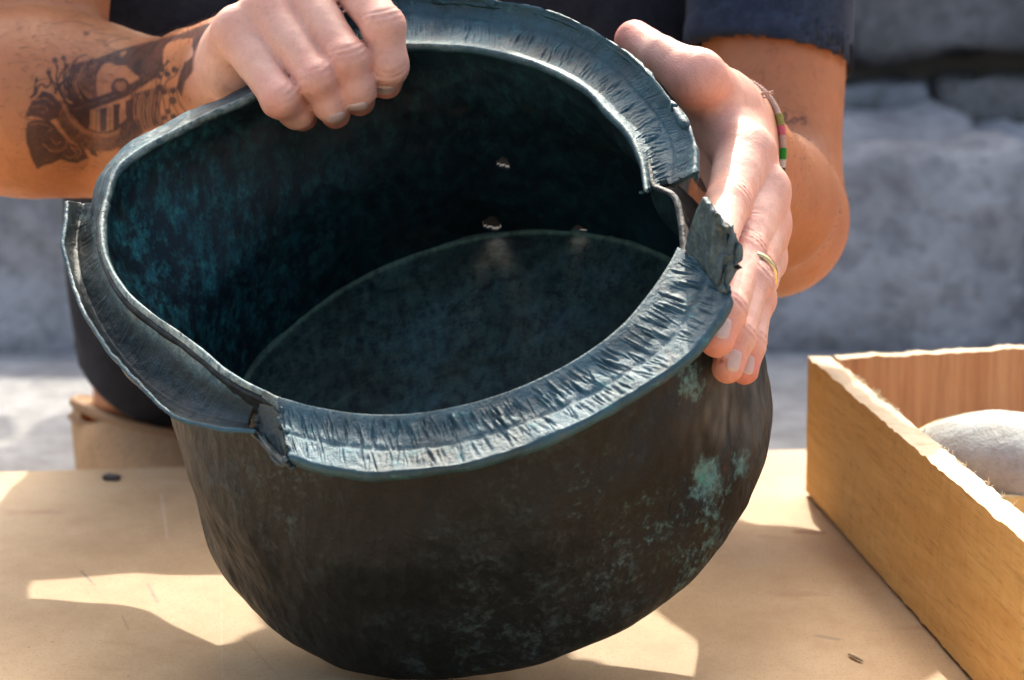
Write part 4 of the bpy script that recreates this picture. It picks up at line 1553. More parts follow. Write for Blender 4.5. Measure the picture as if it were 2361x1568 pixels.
Vb, Fl_ = refine(Vb, Fl_, tat_region & (size < HV * 0.9))
vp = proj(Vb)
am = (Vb[:, 1] < 1.56) & (vp[:, 0] > -60) & (vp[:, 0] < 2020) & (vp[:, 1] > -80) & (vp[:, 1] < 950) & (Vb[:, 2] > 0.04)
Vb[am] = BD.project(Vb[am], 2)
nb_ = np.zeros_like(Vb)
nb_[am] = BD.grad(Vb[am])
nb_ /= np.linalg.norm(nb_, axis=1)[:, None] + 1e-9

sm_m = am & (((vp[:, 0] > 1770) & (Vb[:, 1] > 1.34)) | ((vp[:, 0] < 470) & (Vb[:, 1] > 1.33)))
_q = np.array([f for f in Fl_ if len(f) == 4])
_q = _q[sm_m[_q].any(1)]
_e = np.concatenate([_q[:, [0, 1]], _q[:, [1, 2]], _q[:, [2, 3]], _q[:, [3, 0]]])
_dg = np.bincount(_e.ravel(), minlength=len(Vb)).astype(float)
for _ in range(25):
    _acc = np.stack([np.bincount(_e[:, 0], Vb[_e[:, 1], c], len(Vb)) + np.bincount(_e[:, 1], Vb[_e[:, 0], c], len(Vb)) for c in range(3)], 1)
    ok_ = sm_m & (_dg > 0)
    Vb[ok_] = 0.4 * Vb[ok_] + 0.6 * _acc[ok_] / _dg[ok_][:, None]
Vb[am] += nb_[am] * (0.00016 * vnoise(Vb[am], 170, 5, 2) + 0.00007 * vnoise(Vb[am], 520, 7, 2))[:, None]

# ---- skin tone, worn ink included (fixed to the skin)
skin = np.tile(np.array([0.46, 0.185, 0.075]), (len(Vb), 1))
tanw = np.ones(len(Vb))
fj = np.concatenate([np.array(J) for J, R in FINGERS])


def near_seg(P, a, b):
    ba = b - a
    t = np.clip((P - a) @ ba / (ba @ ba), 0, 1)
    return np.linalg.norm(P - a - t[:, None] * ba, axis=1)


hand_d = np.full(len(Vb), 1.0)
hands = [(WR, W(*HR[n][0][0])) for n in HR] + [(LWA, W(*HL[n][0][0])) for n in HL]
idx = np.nonzero(am)[0]
Pm = Vb[idx]
hd = np.full(len(idx), 1.0)
for a, b in hands:
    hd = np.minimum(hd, near_seg(Pm, a + (b - a) * 0.45, b))
for J, R in FINGERS:
    for i in range(3):
        hd = np.minimum(hd, near_seg(Pm, J[i], J[i + 1]))
hand_w = 1 - sstep(0.014, 0.042, hd)
tan = np.array([0.46, 0.185, 0.075])
palec = np.array([0.76, 0.455, 0.345])
cs_ = tan + (palec - tan) * hand_w[:, None]
blot = vnoise(Pm, 60, 2, 3)
cs_ *= (1 + 0.06 * blot)[:, None]
red = np.zeros(len(idx))
for J, R in FINGERS:
    for ji, wgt, rr_ in ((0, 0.35, 1.1), (1, 0.55, 1.0), (2, 0.35, 0.9), (3, 0.75, 1.3)):
        red = np.maximum(red, wgt * np.exp(-((Pm - J[ji]) ** 2).sum(1) / (R[ji] * 1.25 * rr_) ** 2 * 0.8))
red = np.maximum(red, 0.5 * np.exp(-((Pm - W(1600, 215, 1.222)) ** 2).sum(1) / 0.016 ** 2))
redc = np.array([0.66, 0.180, 0.130])
cs_ = cs_ + (redc - cs_) * (1.25 * red * hand_w * (0.8 + 0.3 * blot))[:, None].clip(0, 1)
skin[idx] = cs_


class Ink:
    """Small raster in the tattoo's own flat drawing plane."""

    def __init__(s, w, h, st):
        s.w, s.h, s.st = w // st, h // st, st
        s.a = np.zeros((s.h, s.w))
        s.X, s.Y = np.meshgrid((np.arange(s.w) + 0.5) * st, (np.arange(s.h) + 0.5) * st)

    def _put(s, m, v):
        if v >= 0:
            s.a = np.maximum(s.a, np.clip(m, 0, 1) * v)
        else:
            s.a = s.a * (1 - np.clip(m, 0, 1) * (-v))

    def poly(s, pts, v=0.85):
        p = np.asarray(pts, float)
        ins = np.zeros(s.a.shape, bool)
        for i in range(len(p)):
            (x1, y1), (x2, y2) = p[i], p[(i + 1) % len(p)]
            c = (y1 > s.Y) != (y2 > s.Y)
            ins ^= c & (s.X < (x2 - x1) * (s.Y - y1) / (y2 - y1 + 1e-9) + x1)
        s._put(ins.astype(float), v)

    def line(s, pts, w=10, v=0.9, w2=None):
        p = np.asarray(pts, float)
        if len(p) > 2:
            t = np.concatenate([[0], np.cumsum(np.linalg.norm(np.diff(p, axis=0), axis=1))])
            M = np.gradient(p, t, axis=0)
            out = []
            for i in range(len(p) - 1):
                for q in np.linspace(0, 1, 7)[:-1]:
                    h = t[i + 1] - t[i]
                    out.append((2 * q**3 - 3 * q**2 + 1) * p[i] + (q**3 - 2 * q**2 + q) * h * M[i] + (-2 * q**3 + 3 * q**2) * p[i + 1] + (q**3 - q**2) * h * M[i + 1])
            out.append(p[-1])
            p = np.array(out)
        d = np.full(s.a.shape, 1e9)
        n = len(p) - 1
        x0, x1 = p[:, 0].min() - w - 5, p[:, 0].max() + w + 5
        y0, y1 = p[:, 1].min() - w - 5, p[:, 1].max() + w + 5
        i0, i1 = max(0, int(x0 / s.st)), min(s.w, int(x1 / s.st) + 2)
        j0, j1 = max(0, int(y0 / s.st)), min(s.h, int(y1 / s.st) + 2)
        if i1 <= i0 or j1 <= j0:
            return
        X, Y = s.X[j0:j1, i0:i1], s.Y[j0:j1, i0:i1]
        m = np.zeros(X.shape)
        for i in range(n):
            a, b = p[i], p[i + 1]
            ba = b - a
            L = ba @ ba + 1e-9
            t = np.clip(((X - a[0]) * ba[0] + (Y - a[1]) * ba[1]) / L, 0, 1)
            dd = np.hypot(X - a[0] - t * ba[0], Y - a[1] - t * ba[1])
            ww = w if w2 is None else w + (w2 - w) * (i + 0.5) / n
            m = np.maximum(m, np.clip((ww / 2 - dd) / (s.st * 0.8) + 0.5, 0, 1))
        sub = s.a[j0:j1, i0:i1]
        s.a[j0:j1, i0:i1] = np.maximum(sub, m * v) if v >= 0 else sub * (1 - m * (-v))

    def dot(s, x, y, r, v=0.9):
        s.line([(x, y), (x + 0.1, y)], 2 * r, v)

    def oval(s, x, y, rx, ry, v):
        s._put(np.clip((1 - np.hypot((s.X - x) / rx, (s.Y - y) / ry)) * min(rx, ry) / s.st + 0.5, 0, 1), v)

    def sample(s, x, y):
        fx, fy = x / s.st - 0.5, y / s.st - 0.5
        i, j = np.floor(fx).astype(int), np.floor(fy).astype(int)
        ok = (i >= 0) & (j >= 0) & (i < s.w - 1) & (j < s.h - 1)
        i, j = np.clip(i, 0, s.w - 2), np.clip(j, 0, s.h - 2)
        u, w = fx - i, fy - j
        a = s.a
        r = a[j, i] * (1 - u) * (1 - w) + a[j, i + 1] * u * (1 - w) + a[j + 1, i] * (1 - u) * w + a[j + 1, i + 1] * u * w
        return np.where(ok, r, 0)


T = Ink(2112, 1568, 6)
T.poly([(1290, 195), (1500, 140), (1720, 55), (1960, 45), (1830, 150), (1720, 280), (1640, 420), (1545, 540), (1518, 670), (1475, 600), (1500, 470), (1570, 320),
        (1420, 370), (1340, 450), (1180, 520), (1050, 410), (900, 400), (830, 460), (800, 560), (815, 690), (720, 640), (676, 570), (700, 430), (790, 360), (950, 290), (1060, 255)], 0.80)
T.oval(1490, 290, 125, 95, -1)
T.poly([(1360, 300), (1480, 190), (1610, 175), (1605, 235), (1500, 300), (1400, 360), (1360, 410)], -1)
T.oval(905, 520, 100, 135, -1)
T.poly([(1000, 300), (1060, 275), (1050, 310), (1010, 335)], -0.8)
T.poly([(960, 410), (1060, 400), (1020, 470), (960, 470)], -0.5)
for k in range(9):
    x = 520 + 36 * k
    T.line([(x + 110 - 4 * k, 395 - 8 * k), (x + 40 - 6 * k, 470), (x + 20 - 9 * k, 560), (x + 55 - 9 * k, 650), (x + 100 - 12 * k, 715)], 13 + (k % 3) * 6, 0.85)
for k in range(6):
    T.line([(690 + 22 * k, 430 - 8 * k), (660 + 24 * k, 540), (720 + 14 * k, 670)], 7, -0.75)
T.line([(590, 775), (760, 730), (900, 680), (1060, 620), (1180, 545), (1300, 470)], 92, 0.84, 70)
T.line([(610, 770), (800, 715), (1000, 640)], 6, -0.6)
for k in range(5):
    T.line([(1060 + 8 * k, 575 + 16 * k), (1290 + 3 * k, 440 + 16 * k)], 4, -0.55)
T.oval(1005, 590, 78, 80, 0.85)
T.oval(1012, 575, 52, 46, -0.55)
T.line([(990, 540), (1040, 520), (1060, 580), (1010, 640)], 9, 0.8)
T.line([(560, 610), (600, 690), (640, 740), (560, 720), (520, 660), (470, 560)], 22, 0.85)
for k in range(4):
    T.line([(450 + 24 * k, 640 - 30 * k), (500 + 26 * k, 560 - 20 * k), (520 + 22 * k, 640), (590 + 16 * k, 700)], 12, 0.85)
# keyboard
T.poly([(585, 790), (700, 790), (720, 930), (660, 880), (620, 830)], 0.82)
for x0, x1, y0, y1 in ((700, 752, 780, 935), (832, 892, 765, 950), (945, 1000, 735, 935), (1050, 1110, 700, 870)):
    T.poly([(x0, y0), (x1, y0 - 10), (x1 - 6, y1), (x0 + 4, y1 + 4)], 0.92)
for x in (765, 795, 808, 915, 1012, 1030):
    T.line([(x + 6, 770), (x, 950)], 6, 0.8)
T.line([(620, 830), (680, 900), (770, 955), (900, 962), (1000, 915), (1060, 850), (1100, 760)], 13, 0.9)
T.line([(500, 760), (560, 880), (660, 990), (800, 1050), (940, 1030), (1050, 950)], 128, 0.60, 150)
T.line([(530, 740), (620, 890), (740, 975), (900, 990), (1010, 950)], 34, -0.5)
T.line([(600, 1010), (740, 1090), (860, 1100), (970, 1080), (1080, 1000)], 46, 0.55)
for k in range(10):
    x = 1075 + 28 * k
    T.line([(x + 30, 650 - 8 * k), (x, 760), (x + 10, 880), (x + 30, 980 - 10 * k)], 21, 0.80 if k % 3 else 0.62)
T.poly([(1030, 880), (1160, 860), (1200, 960), (1120, 1050), (1010, 1120), (960, 1060)], 0.72)
for k in range(5):
    T.line([(1130 + 34 * k, 660), (1120 + 34 * k, 780), (1150 + 30 * k, 900)], 5, -0.6)
# stave with notes
for a in ([(1308, 540), (1312, 700), (1362, 905)], [(1350, 600), (1372, 740), (1405, 880)], [(1400, 590), (1430, 700), (1500, 830)], [(1470, 610), (1500, 720), (1560, 800)], [(1290, 380), (1300, 480), (1308, 560)]):
    T.line(a, 9, 0.9)
for x, y, r in ((1335, 590, 26), (1372, 625, 26), (1440, 615, 26), (1440, 700, 32), (1405, 790, 24), (1448, 832, 26), (1368, 845, 22), (1330, 500, 20), (1400, 480, 24), (1460, 440, 26), (1350, 440, 24)):
    T.dot(x, y, r, 0.88)
for a in ([(1440, 700), (1455, 620), (1490, 560)], [(1335, 590), (1350, 500), (1400, 430)], [(1405, 790), (1420, 720)], [(1372, 625), (1390, 540), (1470, 480), (1510, 400)]):
    T.line(a, 9, 0.85)
# rose
T.poly([(205, 838), (262, 705), (300, 690), (350, 618), (430, 640), (520, 745), (470, 850), (400, 870), (330, 842), (262, 828)], 0.84)
T.poly([(213, 960), (232, 880), (300, 855), (420, 872), (500, 950), (600, 1060), (690, 1085), (742, 1180), (640, 1222), (590, 1215), (505, 1190), (430, 1225), (360, 1240), (312, 1275), (262, 1180), (225, 1060)], 0.84)
T.poly([(740, 1100), (800, 1120), (820, 1170), (760, 1150)], 0.8)
for a in ([(260, 760), (330, 740), (400, 770), (350, 800)], [(300, 700), (380, 680), (440, 730)], [(360, 1060), (430, 1120), (520, 1110), (560, 1040), (500, 960)], [(420, 1010), (470, 1060), (510, 1040)],
          [(600, 1090), (640, 1140), (580, 1180), (530, 1150)], [(470, 930), (560, 1020), (600, 1100)], [(250, 900), (340, 890), (430, 920)], [(640, 1090), (680, 1130), (640, 1180)], [(390, 960), (450, 930)]):
    T.line(a, 11, -0.6)
# curls and sprigs
for a in ([(305, 515), (290, 590), (285, 640), (258, 675)], [(300, 600), (350, 560), (385, 590), (420, 560), (402, 470)], [(262, 670), (300, 640), (310, 600)], [(455, 365), (480, 420), (470, 520), (500, 580)],
          [(532, 350), (550, 400), (510, 470), (480, 540)], [(590, 430), (630, 360), (680, 325), (725, 318)], [(410, 480), (440, 540), (470, 640)], [(560, 410), (530, 500), (545, 590)]):
    T.line(a, 14, 0.85)
for x, y, r in ((405, 462, 22), (458, 362, 24), (532, 345, 20), (555, 412, 20), (306, 530, 14)):
    T.dot(x, y, r, 0.85)
for a in ([(430, 65), (520, 42), (640, 40), (780, 78)], [(705, 150), (740, 118), (820, 105), (900, 100)], [(870, 248), (940, 205), (1010, 182), (1090, 180)], [(790, 130), (900, 150), (1010, 160)]):
    T.line(a, 9, 0.5)
T.oval(722, 138, 26, 18, 0.7)
a_ = T.a
for _ in range(2):
    a_ = (a_ + np.roll(a_, 1, 0) + np.roll(a_, -1, 0) + np.roll(a_, 1, 1) + np.roll(a_, -1, 1)) / 5
T.a = a_
zx, zy = zoom_xy(Pm)
front = np.einsum('ij,ij->i', nb_[idx], (CAM - Pm) / np.linalg.norm(CAM - Pm, axis=1)[:, None])
ink = T.sample(zx, zy) * sstep(-0.02, 0.12, front) * (proj(Pm)[:, 0] < 560) * (1 - sstep(0.60, 0.90, hand_w)) * (Pm[:, 1] < 1.5)
ink *= 0.88 + 0.16 * vnoise(Pm, 700, 4, 2)
# small worn word inside the other elbow
T2 = Ink(400, 240, 4)
u_ = lambda L: [(30 + (x - 1795) * 5, (y - 245) * 4.6) for x, y in L]
for a in ([(1795, 281), (1803, 280), (1812, 268), (1810, 260), (1804, 266), (1806, 280), (1816, 283), (1824, 278)],
          [(1832, 272), (1825, 276), (1828, 283), (1836, 281), (1836, 274), (1831, 272), (1842, 276)],
          [(1858, 272), (1850, 271), (1848, 276), (1856, 279), (1857, 285), (1847, 286)], [(1842, 276), (1847, 271)]):
    T2.line(u_(a), 19, 0.9)
q_ = proj(Pm)
front2 = front
ink2 = T2.sample(30 + (q_[:, 0] - 1795) * 5, (q_[:, 1] - 245) * 4.6) * (front > 0.0) * (Pm[:, 1] > 1.43)
inkc = np.array([0.022, 0.019, 0.017])
ia = np.clip(np.maximum(ink * 1.4, ink2 * 0.9), 0, 0.95)[:, None]
skin[idx] = skin[idx] * (1 - ia) + inkc * ia

person = empty("person", ((AN_R + AN_L) / 2 * np.array([1, 1, 0]) + np.array([0, 0, GZ])).tolist())
tag(person, "man squatting behind the table in dark t-shirt, both hands gripping the bronze pot", "person")
M_SKIN = skin_mat()
bodyo = mk("body", Vb, Fl_, M_SKIN, person, attrs={"skin": skin})

# ---- fingernails
M_NAIL = flat_mat("fingernail", (0.60, 0.43, 0.37), 0.32, 0, 300, 0.08, 0.5)
M_NAILW = flat_mat("fingernail_pale", (0.62, 0.44, 0.38), 0.30, 0, 300, 0.08, 0.5)


def nail(px, py, dirpx, length, width, dguess, mat):
    """Nail plate laid on the fingertip: dirpx is the picture direction from root to free edge."""
    r = ray(px, py)
    t = (dguess - 0.03) / r[1]
    p = CAM + r * t
    for _ in range(60):                              # sphere-trace to the skin
        d = float(BD.sdf(p[None])[0])
        d = min(d, 0.004)
        p = p + nrm(r) * d * 0.9
        if abs(d) < 1e-5:
            break
    n = nrm(BD.grad(p[None])[0])
    a = RGT * dirpx[0] - UP * dirpx[1]
    a = nrm(a - n * (a @ n))
    b = np.cross(n, a)
    nu, nv = 15, 13
    pts, rimw = [], []
    for i in range(nu):
        for j in range(nv):
            u, w = 2 * i / (nu - 1) - 1, 2 * j / (nv - 1) - 1
            # rounded-square plate
            uu_ = u * math.sqrt(1 - 0.30 * w * w)
            ww_ = w * math.sqrt(1 - 0.30 * u * u)
            pts.append(p + a * uu_ * length / 2 + b * ww_ * width / 2)
            rimw.append(max(abs(u), abs(w)))
    pts = np.array(pts)
    pts = BD.project(pts, 4)
    g = BD.grad(pts)
    g /= np.linalg.norm(g, axis=1)[:, None]
    rimw = np.array(rimw)
    lift = 0.00050 * (1 - sstep(0.75, 1.0, rimw)) - 0.00012 * sstep(0.8, 1.0, rimw)
    pts = pts + g * lift[:, None]
    o = mk("fingernail", pts, grid_faces(nu, nv), mat, bodyo)
    return o


nail(776, 274, (0.25, 1), 0.0075, 0.0092, 1.236, M_NAIL)
nail(826, 249, (0.1, 1), 0.0070, 0.0098, 1.238, M_NAIL)
nail(887, 209, (-0.05, 1), 0.0085, 0.0098, 1.238, M_NAIL)
nail(1667, 757, (-0.30, 1), 0.0098, 0.0066, 1.10, M_NAILW)
nail(1692, 832, (-0.25, 1), 0.0098, 0.0068, 1.10, M_NAILW)
nail(1725, 842, (-0.15, 1), 0.0088, 0.0058, 1.12, M_NAILW)

# ---- wedding band on the ring finger and the cord bracelet
J, R = FINGERS[6]
rc = J[0] + (J[1] - J[0]) * 0.90
ax = nrm(J[1] - J[0])
u1 = nrm(np.cross(ax, [0, 0, 1]))
u2 = np.cross(ax, u1)
RV, NS = [], 40
for i in range(NS):
    t = 2 * math.pi * i / NS
    dr = math.cos(t) * u1 + math.sin(t) * u2
    p = rc + dr * 0.0100
    for (a, h) in ((-0.0017, -0.0002), (-0.0014, 0.0006), (0, 0.0008), (0.0014, 0.0006), (0.0017, -0.0002)):
        RV.append(p + dr * h + ax * a)
gold = flat_mat("gold", (0.83, 0.60, 0.27), 0.25, 1.0, 200, 0.1)
mk("wedding_ring", RV, grid_faces(NS, 5, True), gold, person)

bc = (LWA + LWB) / 2 + np.array([0.002, 0.006, 0])
fax = nrm(W(1776, 420, 1.385) - bc)
b1_ = nrm(UP - fax * (UP @ fax))
b2_ = np.cross(fax, b1_)
loopp = []
for i in range(96):
    t = 2 * math.pi * i / 96
    dr = math.cos(t) * b1_ + math.sin(t) * b2_
    p = bc + dr * 0.022
    for _ in range(6):
        p = p - dr * (float(BD.sdf(p[None])[0]) - 0.0006) * 0.9
    loopp.append(p + dr * 0.0008 + fax * 0.0020 * math.sin(3 * t))
loopp = np.array(loopp)
lp = proj(loopp)
brace = empty("bracelet", bc.tolist())
brace.parent = person
brace.location = bc - origin(person)
cols = {"cord": (0.60, 0.42, 0.34), "olive": (0.36, 0.34, 0.10), "pink": (0.66, 0.16, 0.22), "green": (0.03, 0.30, 0.04), "white": (0.68, 0.62, 0.56), "black": (0.03, 0.03, 0.04), "straw": (0.60, 0.55, 0.30)}
cmat = {k: cloth_mat("thread_" + k, tuple(x * 0.75 for x in c), c, 2500) for k, c in cols.items()}


def pick(x, y, left):
    if left: return "cord"
    for lim, nm in ((262, "cord"), (286, "olive"), (312, "pink"), (338, "cord"), (362, "green"), (382, "white"), (402, "black"), (430, "straw")):
        if y < lim: return nm
    return "cord"


vis = np.array([pick(x, y, x < np.interp(y, [200, 300, 400], [1700, 1740, 1745])) for x, y in lp])
i = 0
st = int(np.nonzero(vis != np.roll(vis, 1))[0][0]) if (vis != vis[0]).any() else 0
order = [(st + k) % 96 for k in range(96)]
run = []
runs = []
for k in order:
    if run and vis[k] != vis[run[-1]]:
        runs.append(run)
        run = []
    run.append(k)
runs.append(run)
for run in runs:
    ids = run + [(run[-1] + 1) % 96]
    P_ = loopp[ids]
    P_, _ = catmull(P_, max(6, len(ids) * 4)) if len(P_) > 2 else (P_, None)
    rad_ = 0.00155 * (1 + 0.16 * np.sin(np.arange(len(P_)) * 1.9)) * (1.15 if vis[run[0]] not in ("cord",) else 0.95)
    v, f = tube(P_, rad_, 9)
    mk("bracelet_thread", v, f, cmat[vis[run[0]]], brace)
tip = W(1748, 221, 1.262)
for q in range(7):
    rr2 = random.Random(q)
    P_ = [tip, tip + np.array([0.002 + rr2.uniform(0, .002), -0.001, rr2.uniform(-.001, .002)]), tip + np.array([0.0055 + rr2.uniform(-.002, .002), -0.001 + rr2.uniform(-.002, .002), 0.0005 + rr2.uniform(-.002, .003)])]
    P_, _ = catmull(np.array(P_), 8)
    v, f = tube(P_, np.linspace(0.0006, 0.0002, 8), 5)
    mk("frayed_end", v, f, cmat["cord"], brace)

# ---- fine dark hair on the forearms
rngh = np.random.default_rng(3)
cand = idx[(hand_w < 0.25) & (front > -0.25)]
q2 = proj(Vb[cand])
cand = cand[(q2[:, 0] > -30) & (q2[:, 0] < 1990)]
sel = rngh.choice(cand, 2600, replace=False)
HV_, HF_ = [], []
for vi in sel:
    p = Vb[vi]
    n = nb_[vi]
    left = proj(p[None])[0, 0] < 900
    a = (WR - EL_R) if left else (LWA - EL_L)
    a = nrm(a)
    d = nrm(a - n * (a @ n) + rngh.normal(0, 0.35, 3))
    d = nrm(d - n * (d @ n))
    L = rngh.uniform(0.003, 0.0075)
    s = nrm(np.cross(n, d)) * 0.000085
    p0, p1, p2 = p, p + d * L * 0.5 + n * L * 0.22, p + d * L + n * L * 0.28
    b = len(HV_)
    HV_ += [p0 - s, p0 + s, p1 - s * 0.8, p1 + s * 0.8, p2]
    HF_ += [[b, b + 1, b + 3, b + 2], [b + 2, b + 3, b + 4]]
hair = mk("arm_hair", HV_, HF_, flat_mat("arm_hair", (0.06, 0.035, 0.022), 0.5), bodyo)
tag(hair, kind="stuff")
# ------------------------------------------------------------------ clothing
def folds(P, amp, seed, fx=(9, 9, 4)):
    Q = P * np.array(fx)
    w = vnoise(Q + 0.6 * vnoise(P, 8, seed + 4)[:, None], 1.6, seed, 3, 0.55)
    return amp * w


SH = Body()
g1 = SH.group(0.02)
for s in (-0.058, 0.058):
    SH.add(g1, HIP + [s, 0.0, 0.0], HIP + [s, -0.02, 0.05], 0.105, 0.105, 0.05)
    SH.add(g1, HIP + [s, -0.02, 0.05], CHEST + [s, -0.01, -0.02], 0.112, 0.108, 0.05)
    SH.add(g1, CHEST + [s, -0.01, -0.02], CHEST + [s * 0.9, -0.015, 0.035], 0.108, 0.080, 0.05)
SH.add(g1, W(605, -10, 1.66), W(1320, 0, 1.66), 0.062, 0.062, 0.06)             # shirt front hanging towards the pot
SH.add(g1, W(650, 180, 1.67), W(1300, 180, 1.67), 0.060, 0.060, 0.06)
SH.add(g1, CHEST + [-0.05, -0.02, 0.03], RS + [0.02, 0, 0.004], 0.079, 0.062, 0.06)
SH.add(g1, CHEST + [0.05, -0.02, 0.0], LMID, 0.077, 0.063, 0.05)
SH.add(g1, LMID, LS + [0, 0, 0.002], 0.052, 0.048, 0.03)
SL_END = EL_L + (LS - EL_L) * 0.262
g2 = SH.group(0.012)
SH.add(g2, LS + [0, 0, 0.004], SL_END + [-0.003, 0.0, 0.0], 0.0495, 0.0455, 0.02)
SR_END = UA_R + np.array([-0.002, -0.004, -0.012])
g3 = SH.group(0.012)
SH.add(g3, RS + [0, 0, 0.004], UA_R, 0.060, 0.058, 0.02)
SH.add(g3, UA_R, SR_END, 0.058, 0.057, 0.02)
SH.add(g3, UA_R + [0.03, 0.0, 0.012], UA_R + [0.096, 0.0, 0.012], 0.045, 0.030, 0.03)  # loose sleeve flap above view, added to shade forearm and board
axl = nrm(SL_END - LS)
axr = nrm(np.array([0.0, -0.35, -1.0]))
ARM_ONLY = Body()
ARM_ONLY.groups = [gt, ga]
hemn_l = nrm(axl + np.array([-0.10, 0, 0.0]))


def shirt(P):
    d = SH.sdf(P)
    near = np.abs(d) < 0.03
    if near.any():
        Q = P[near]
        tl = (Q - SL_END) @ hemn_l
        dd = d[near] + folds(Q, 0.0055, 21) * (0.18 + 0.82 * sstep(0.015, 0.07, np.abs(tl)))
        arm_l = (np.linalg.norm(np.cross(Q - SL_END, axl), axis=1) < 0.075) & ((Q - SL_END) @ axl > -0.12)
        dd = np.where(arm_l, np.maximum(dd, tl), dd)
        # turned hem: a small step above the edge
        dd = np.where(arm_l & (tl > -0.0135), dd - 0.0010, dd)
        dd = np.where(arm_l, dd + 0.0009 * np.exp(-((tl + 0.0140) / 0.0009) ** 2), dd)
        arm_r = (np.linalg.norm(np.cross(Q - SR_END, axr), axis=1) < 0.080) & ((Q - SR_END) @ axr > -0.12)
        dd = np.where(arm_r, np.maximum(dd, (Q - SR_END) @ nrm(axr + np.array([-0.35, 0, 0]))), dd)
        # sleeves are hollow round the arm near the edge
        lim = np.where(arm_l, tl, (Q - SR_END) @ axr)
        hol = (arm_l | arm_r) & (lim > -0.012)
        if hol.any():
            a = ARM_ONLY.sdf(Q[hol]) - 0.0022
            dd[hol] = np.maximum(dd[hol], -a)
        dd = np.maximum(dd, (0.02 - Q[:, 2]) * 1.0)
        neck = np.linalg.norm((Q - (NECK + [0, -0.01, 0.035])) * np.array([1, 1, 1.0]), axis=1) - 0.066
        dd = np.maximum(dd, -neck)
        d[near] = dd
    return d


Vs, Fs_ = mesh_sdf(shirt, [-0.36, 1.44, 0.0], [0.26, 2.16, 0.53], 0.0030, slack=1.9)
M_SHIRT = cloth_mat("navy_jersey", (0.010, 0.015, 0.028), (0.040, 0.058, 0.098), 1500)
mk("t_shirt", Vs, Fs_, M_SHIRT, person)

TRB = Body()
g4 = TRB.group(0.02)
for hip, kn, an, hem in ((HIP + [-0.09, -0.02, 0], KN_R, AN_R, 0.035), (HIP + [0.09, -0.02, 0], KN_L, AN_L, 0.035)):
    an2 = kn + (an - kn) * 0.875
    TRB.add(g4, hip, kn, 0.100, 0.066, 0.03)
    TRB.add(g4, kn, an2, 0.064, 0.037, 0.02)
TRB.add(g4, HIP + [-0.06, 0.01, 0.03], HIP + [0.06, 0.01, 0.03], 0.108, 0.108, 0.04)


def trousers(P):
    d = TRB.sdf(P)
    near = np.abs(d) < 0.03
    if near.any():
        Q = P[near]
        dd = d[near] + folds(Q, 0.006, 51)
        for kn, an in ((KN_R, AN_R), (KN_L, AN_L)):
            ax_ = nrm(an - kn)
            e = kn + (an - kn) * 0.875
            m = (Q - e) @ ax_ > -0.1
            m &= np.linalg.norm(Q - e, axis=1) < 0.12
            dd = np.where(m, np.maximum(dd, (Q - e) @ nrm(ax_ + np.array([-0.55, 0, 0.0]))), dd)
        d[near] = dd
    return d


Vt, Ft = mesh_sdf(trousers, [-0.36, 1.52, -0.10], [0.24, 2.16, 0.36], 0.0045, slack=1.9)
mk("trousers", Vt, Ft, cloth_mat("dark_trousers", (0.010, 0.011, 0.015), (0.028, 0.030, 0.038), 900), person)

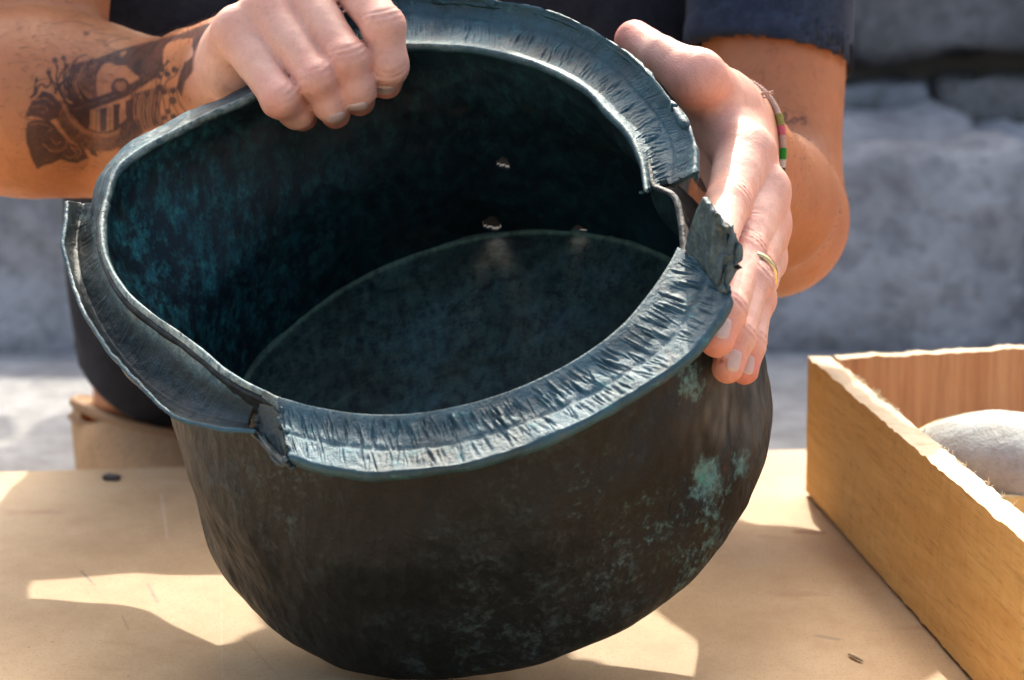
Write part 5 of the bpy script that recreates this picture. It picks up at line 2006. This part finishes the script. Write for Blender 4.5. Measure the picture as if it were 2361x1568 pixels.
M_SHOE = flat_mat("tan_suede", (0.50, 0.30, 0.15), 0.75, 0, 260, 0.25, 0.25)
M_SHOEL = flat_mat("shoe_trim", (0.34, 0.19, 0.09), 0.6, 0, 260, 0.2, 0.3)
M_SOLE = flat_mat("shoe_sole", (0.22, 0.15, 0.10), 0.8, 0, 100, 0.2, 0.2)
for an in (AN_R, AN_L):
    SHO = Body()
    g5 = SHO.group(0.02)
    heel = an + np.array([-0.004, 0.030, -0.066])
    toe = an + np.array([0.040, -0.155, -0.076])
    SHO.add(g5, heel + [0, -0.014, 0.066], heel, 0.0435, 0.041, 0.02)
    SHO.add(g5, heel, toe, 0.037, 0.030, 0.02)
    SHO.add(g5, an + [0.006, -0.024, -0.020], toe + [-0.005, 0.05, 0.0], 0.043, 0.030, 0.03)
    FT = Body()
    FT.groups = [gl]
    on_ = nrm(np.array([0.24, 0.10, 1.0]))

    def shoe(P):
        d = SHO.sdf(P)
        d = np.maximum(d, (GZ + 0.008) - P[:, 2])
        d = np.maximum(d, (P - (an + np.array([0, 0, 0.006]))) @ on_)
        near = np.abs(d) < 0.02
        if near.any():
            d[near] = np.maximum(d[near], -(FT.sdf(P[near]) - 0.0058))
        return d
    Vh, Fh = mesh_sdf(shoe, an + np.array([-0.07, -0.23, -0.115]), an + np.array([0.11, 0.10, 0.06]), 0.0025, slack=1.9)
    so = mk("shoe", Vh, Fh, M_SHOE, person)
    rim_pts = []
    cpt = an + np.array([0.002, -0.006, 0.006])
    e1 = nrm(np.cross(on_, [0, 1, 0])); e2 = np.cross(on_, e1)
    for k in range(48):
        t = 2 * math.pi * k / 48
        dr = math.cos(t) * e1 + math.sin(t) * e2
        p = cpt + dr * 0.04
        for _ in range(6):
            p = p - dr * np.clip(float(SHO.sdf(p[None])[0]), -0.01, 0.01)
        rim_pts.append(p - on_ * 0.002)
    rim_pts = np.array(rim_pts + rim_pts[:2])
    for off, rr_ in ((0.0, 0.0036), (-0.0095, 0.0022)):
        v, f = tube(rim_pts * 1.0 + on_ * off, rr_, 7, False)
        mk("shoe_piping", v, f, M_SHOEL, so)
    ol = []
    for t in np.linspace(0, 2 * math.pi, 40, endpoint=False):
        c0 = (heel + toe) / 2
        L = np.linalg.norm((heel - toe)[:2]) / 2 + 0.036
        fx = nrm((toe - heel) * [1, 1, 0]); fy = np.array([-fx[1], fx[0], 0])
        p = c0 + fx * L * math.cos(t) + fy * 0.040 * math.sin(t) * (1 - 0.12 * math.cos(t))
        ol.append([p[0], p[1]])
    sv = [[p[0], p[1], GZ + 0.0005] for p in ol] + [[p[0], p[1], GZ + 0.0125] for p in ol]
    n_ = len(ol)
    mk("sole", sv, [[i, (i + 1) % n_, n_ + (i + 1) % n_, n_ + i] for i in range(n_)] + [list(range(n_))[::-1], list(range(n_, 2 * n_))], M_SOLE, so, smooth=False)

# ---- short dark hair on the head
HB = Body()
g6 = HB.group(0.01)
HB.add(g6, HEAD + [0, 0.035, 0.042], HEAD + [0, -0.025, 0.035], 0.082, 0.073, 0.03)
HB.add(g6, HEAD + [0, 0.045, 0.0], HEAD + [0, 0.045, -0.03], 0.074, 0.062, 0.03)


def hairf(P):
    d = HB.sdf(P)
    near = np.abs(d) < 0.03
    if near.any():
        Q = P[near]
        d[near] = np.maximum(d[near] + folds(Q, 0.004, 77, (30, 30, 30)), -(Q[:, 1] - HEAD[1] + 0.062 + 0.5 * np.minimum(0, Q[:, 2] - HEAD[2] - 0.05)) * 0.9)
    return d


Vr, Fr = mesh_sdf(hairf, HEAD - 0.15, HEAD + 0.16, 0.005, slack=1.9)
mk("hair", Vr, Fr, flat_mat("hair", (0.03, 0.02, 0.014), 0.6, 0, 300, 0.5), person)
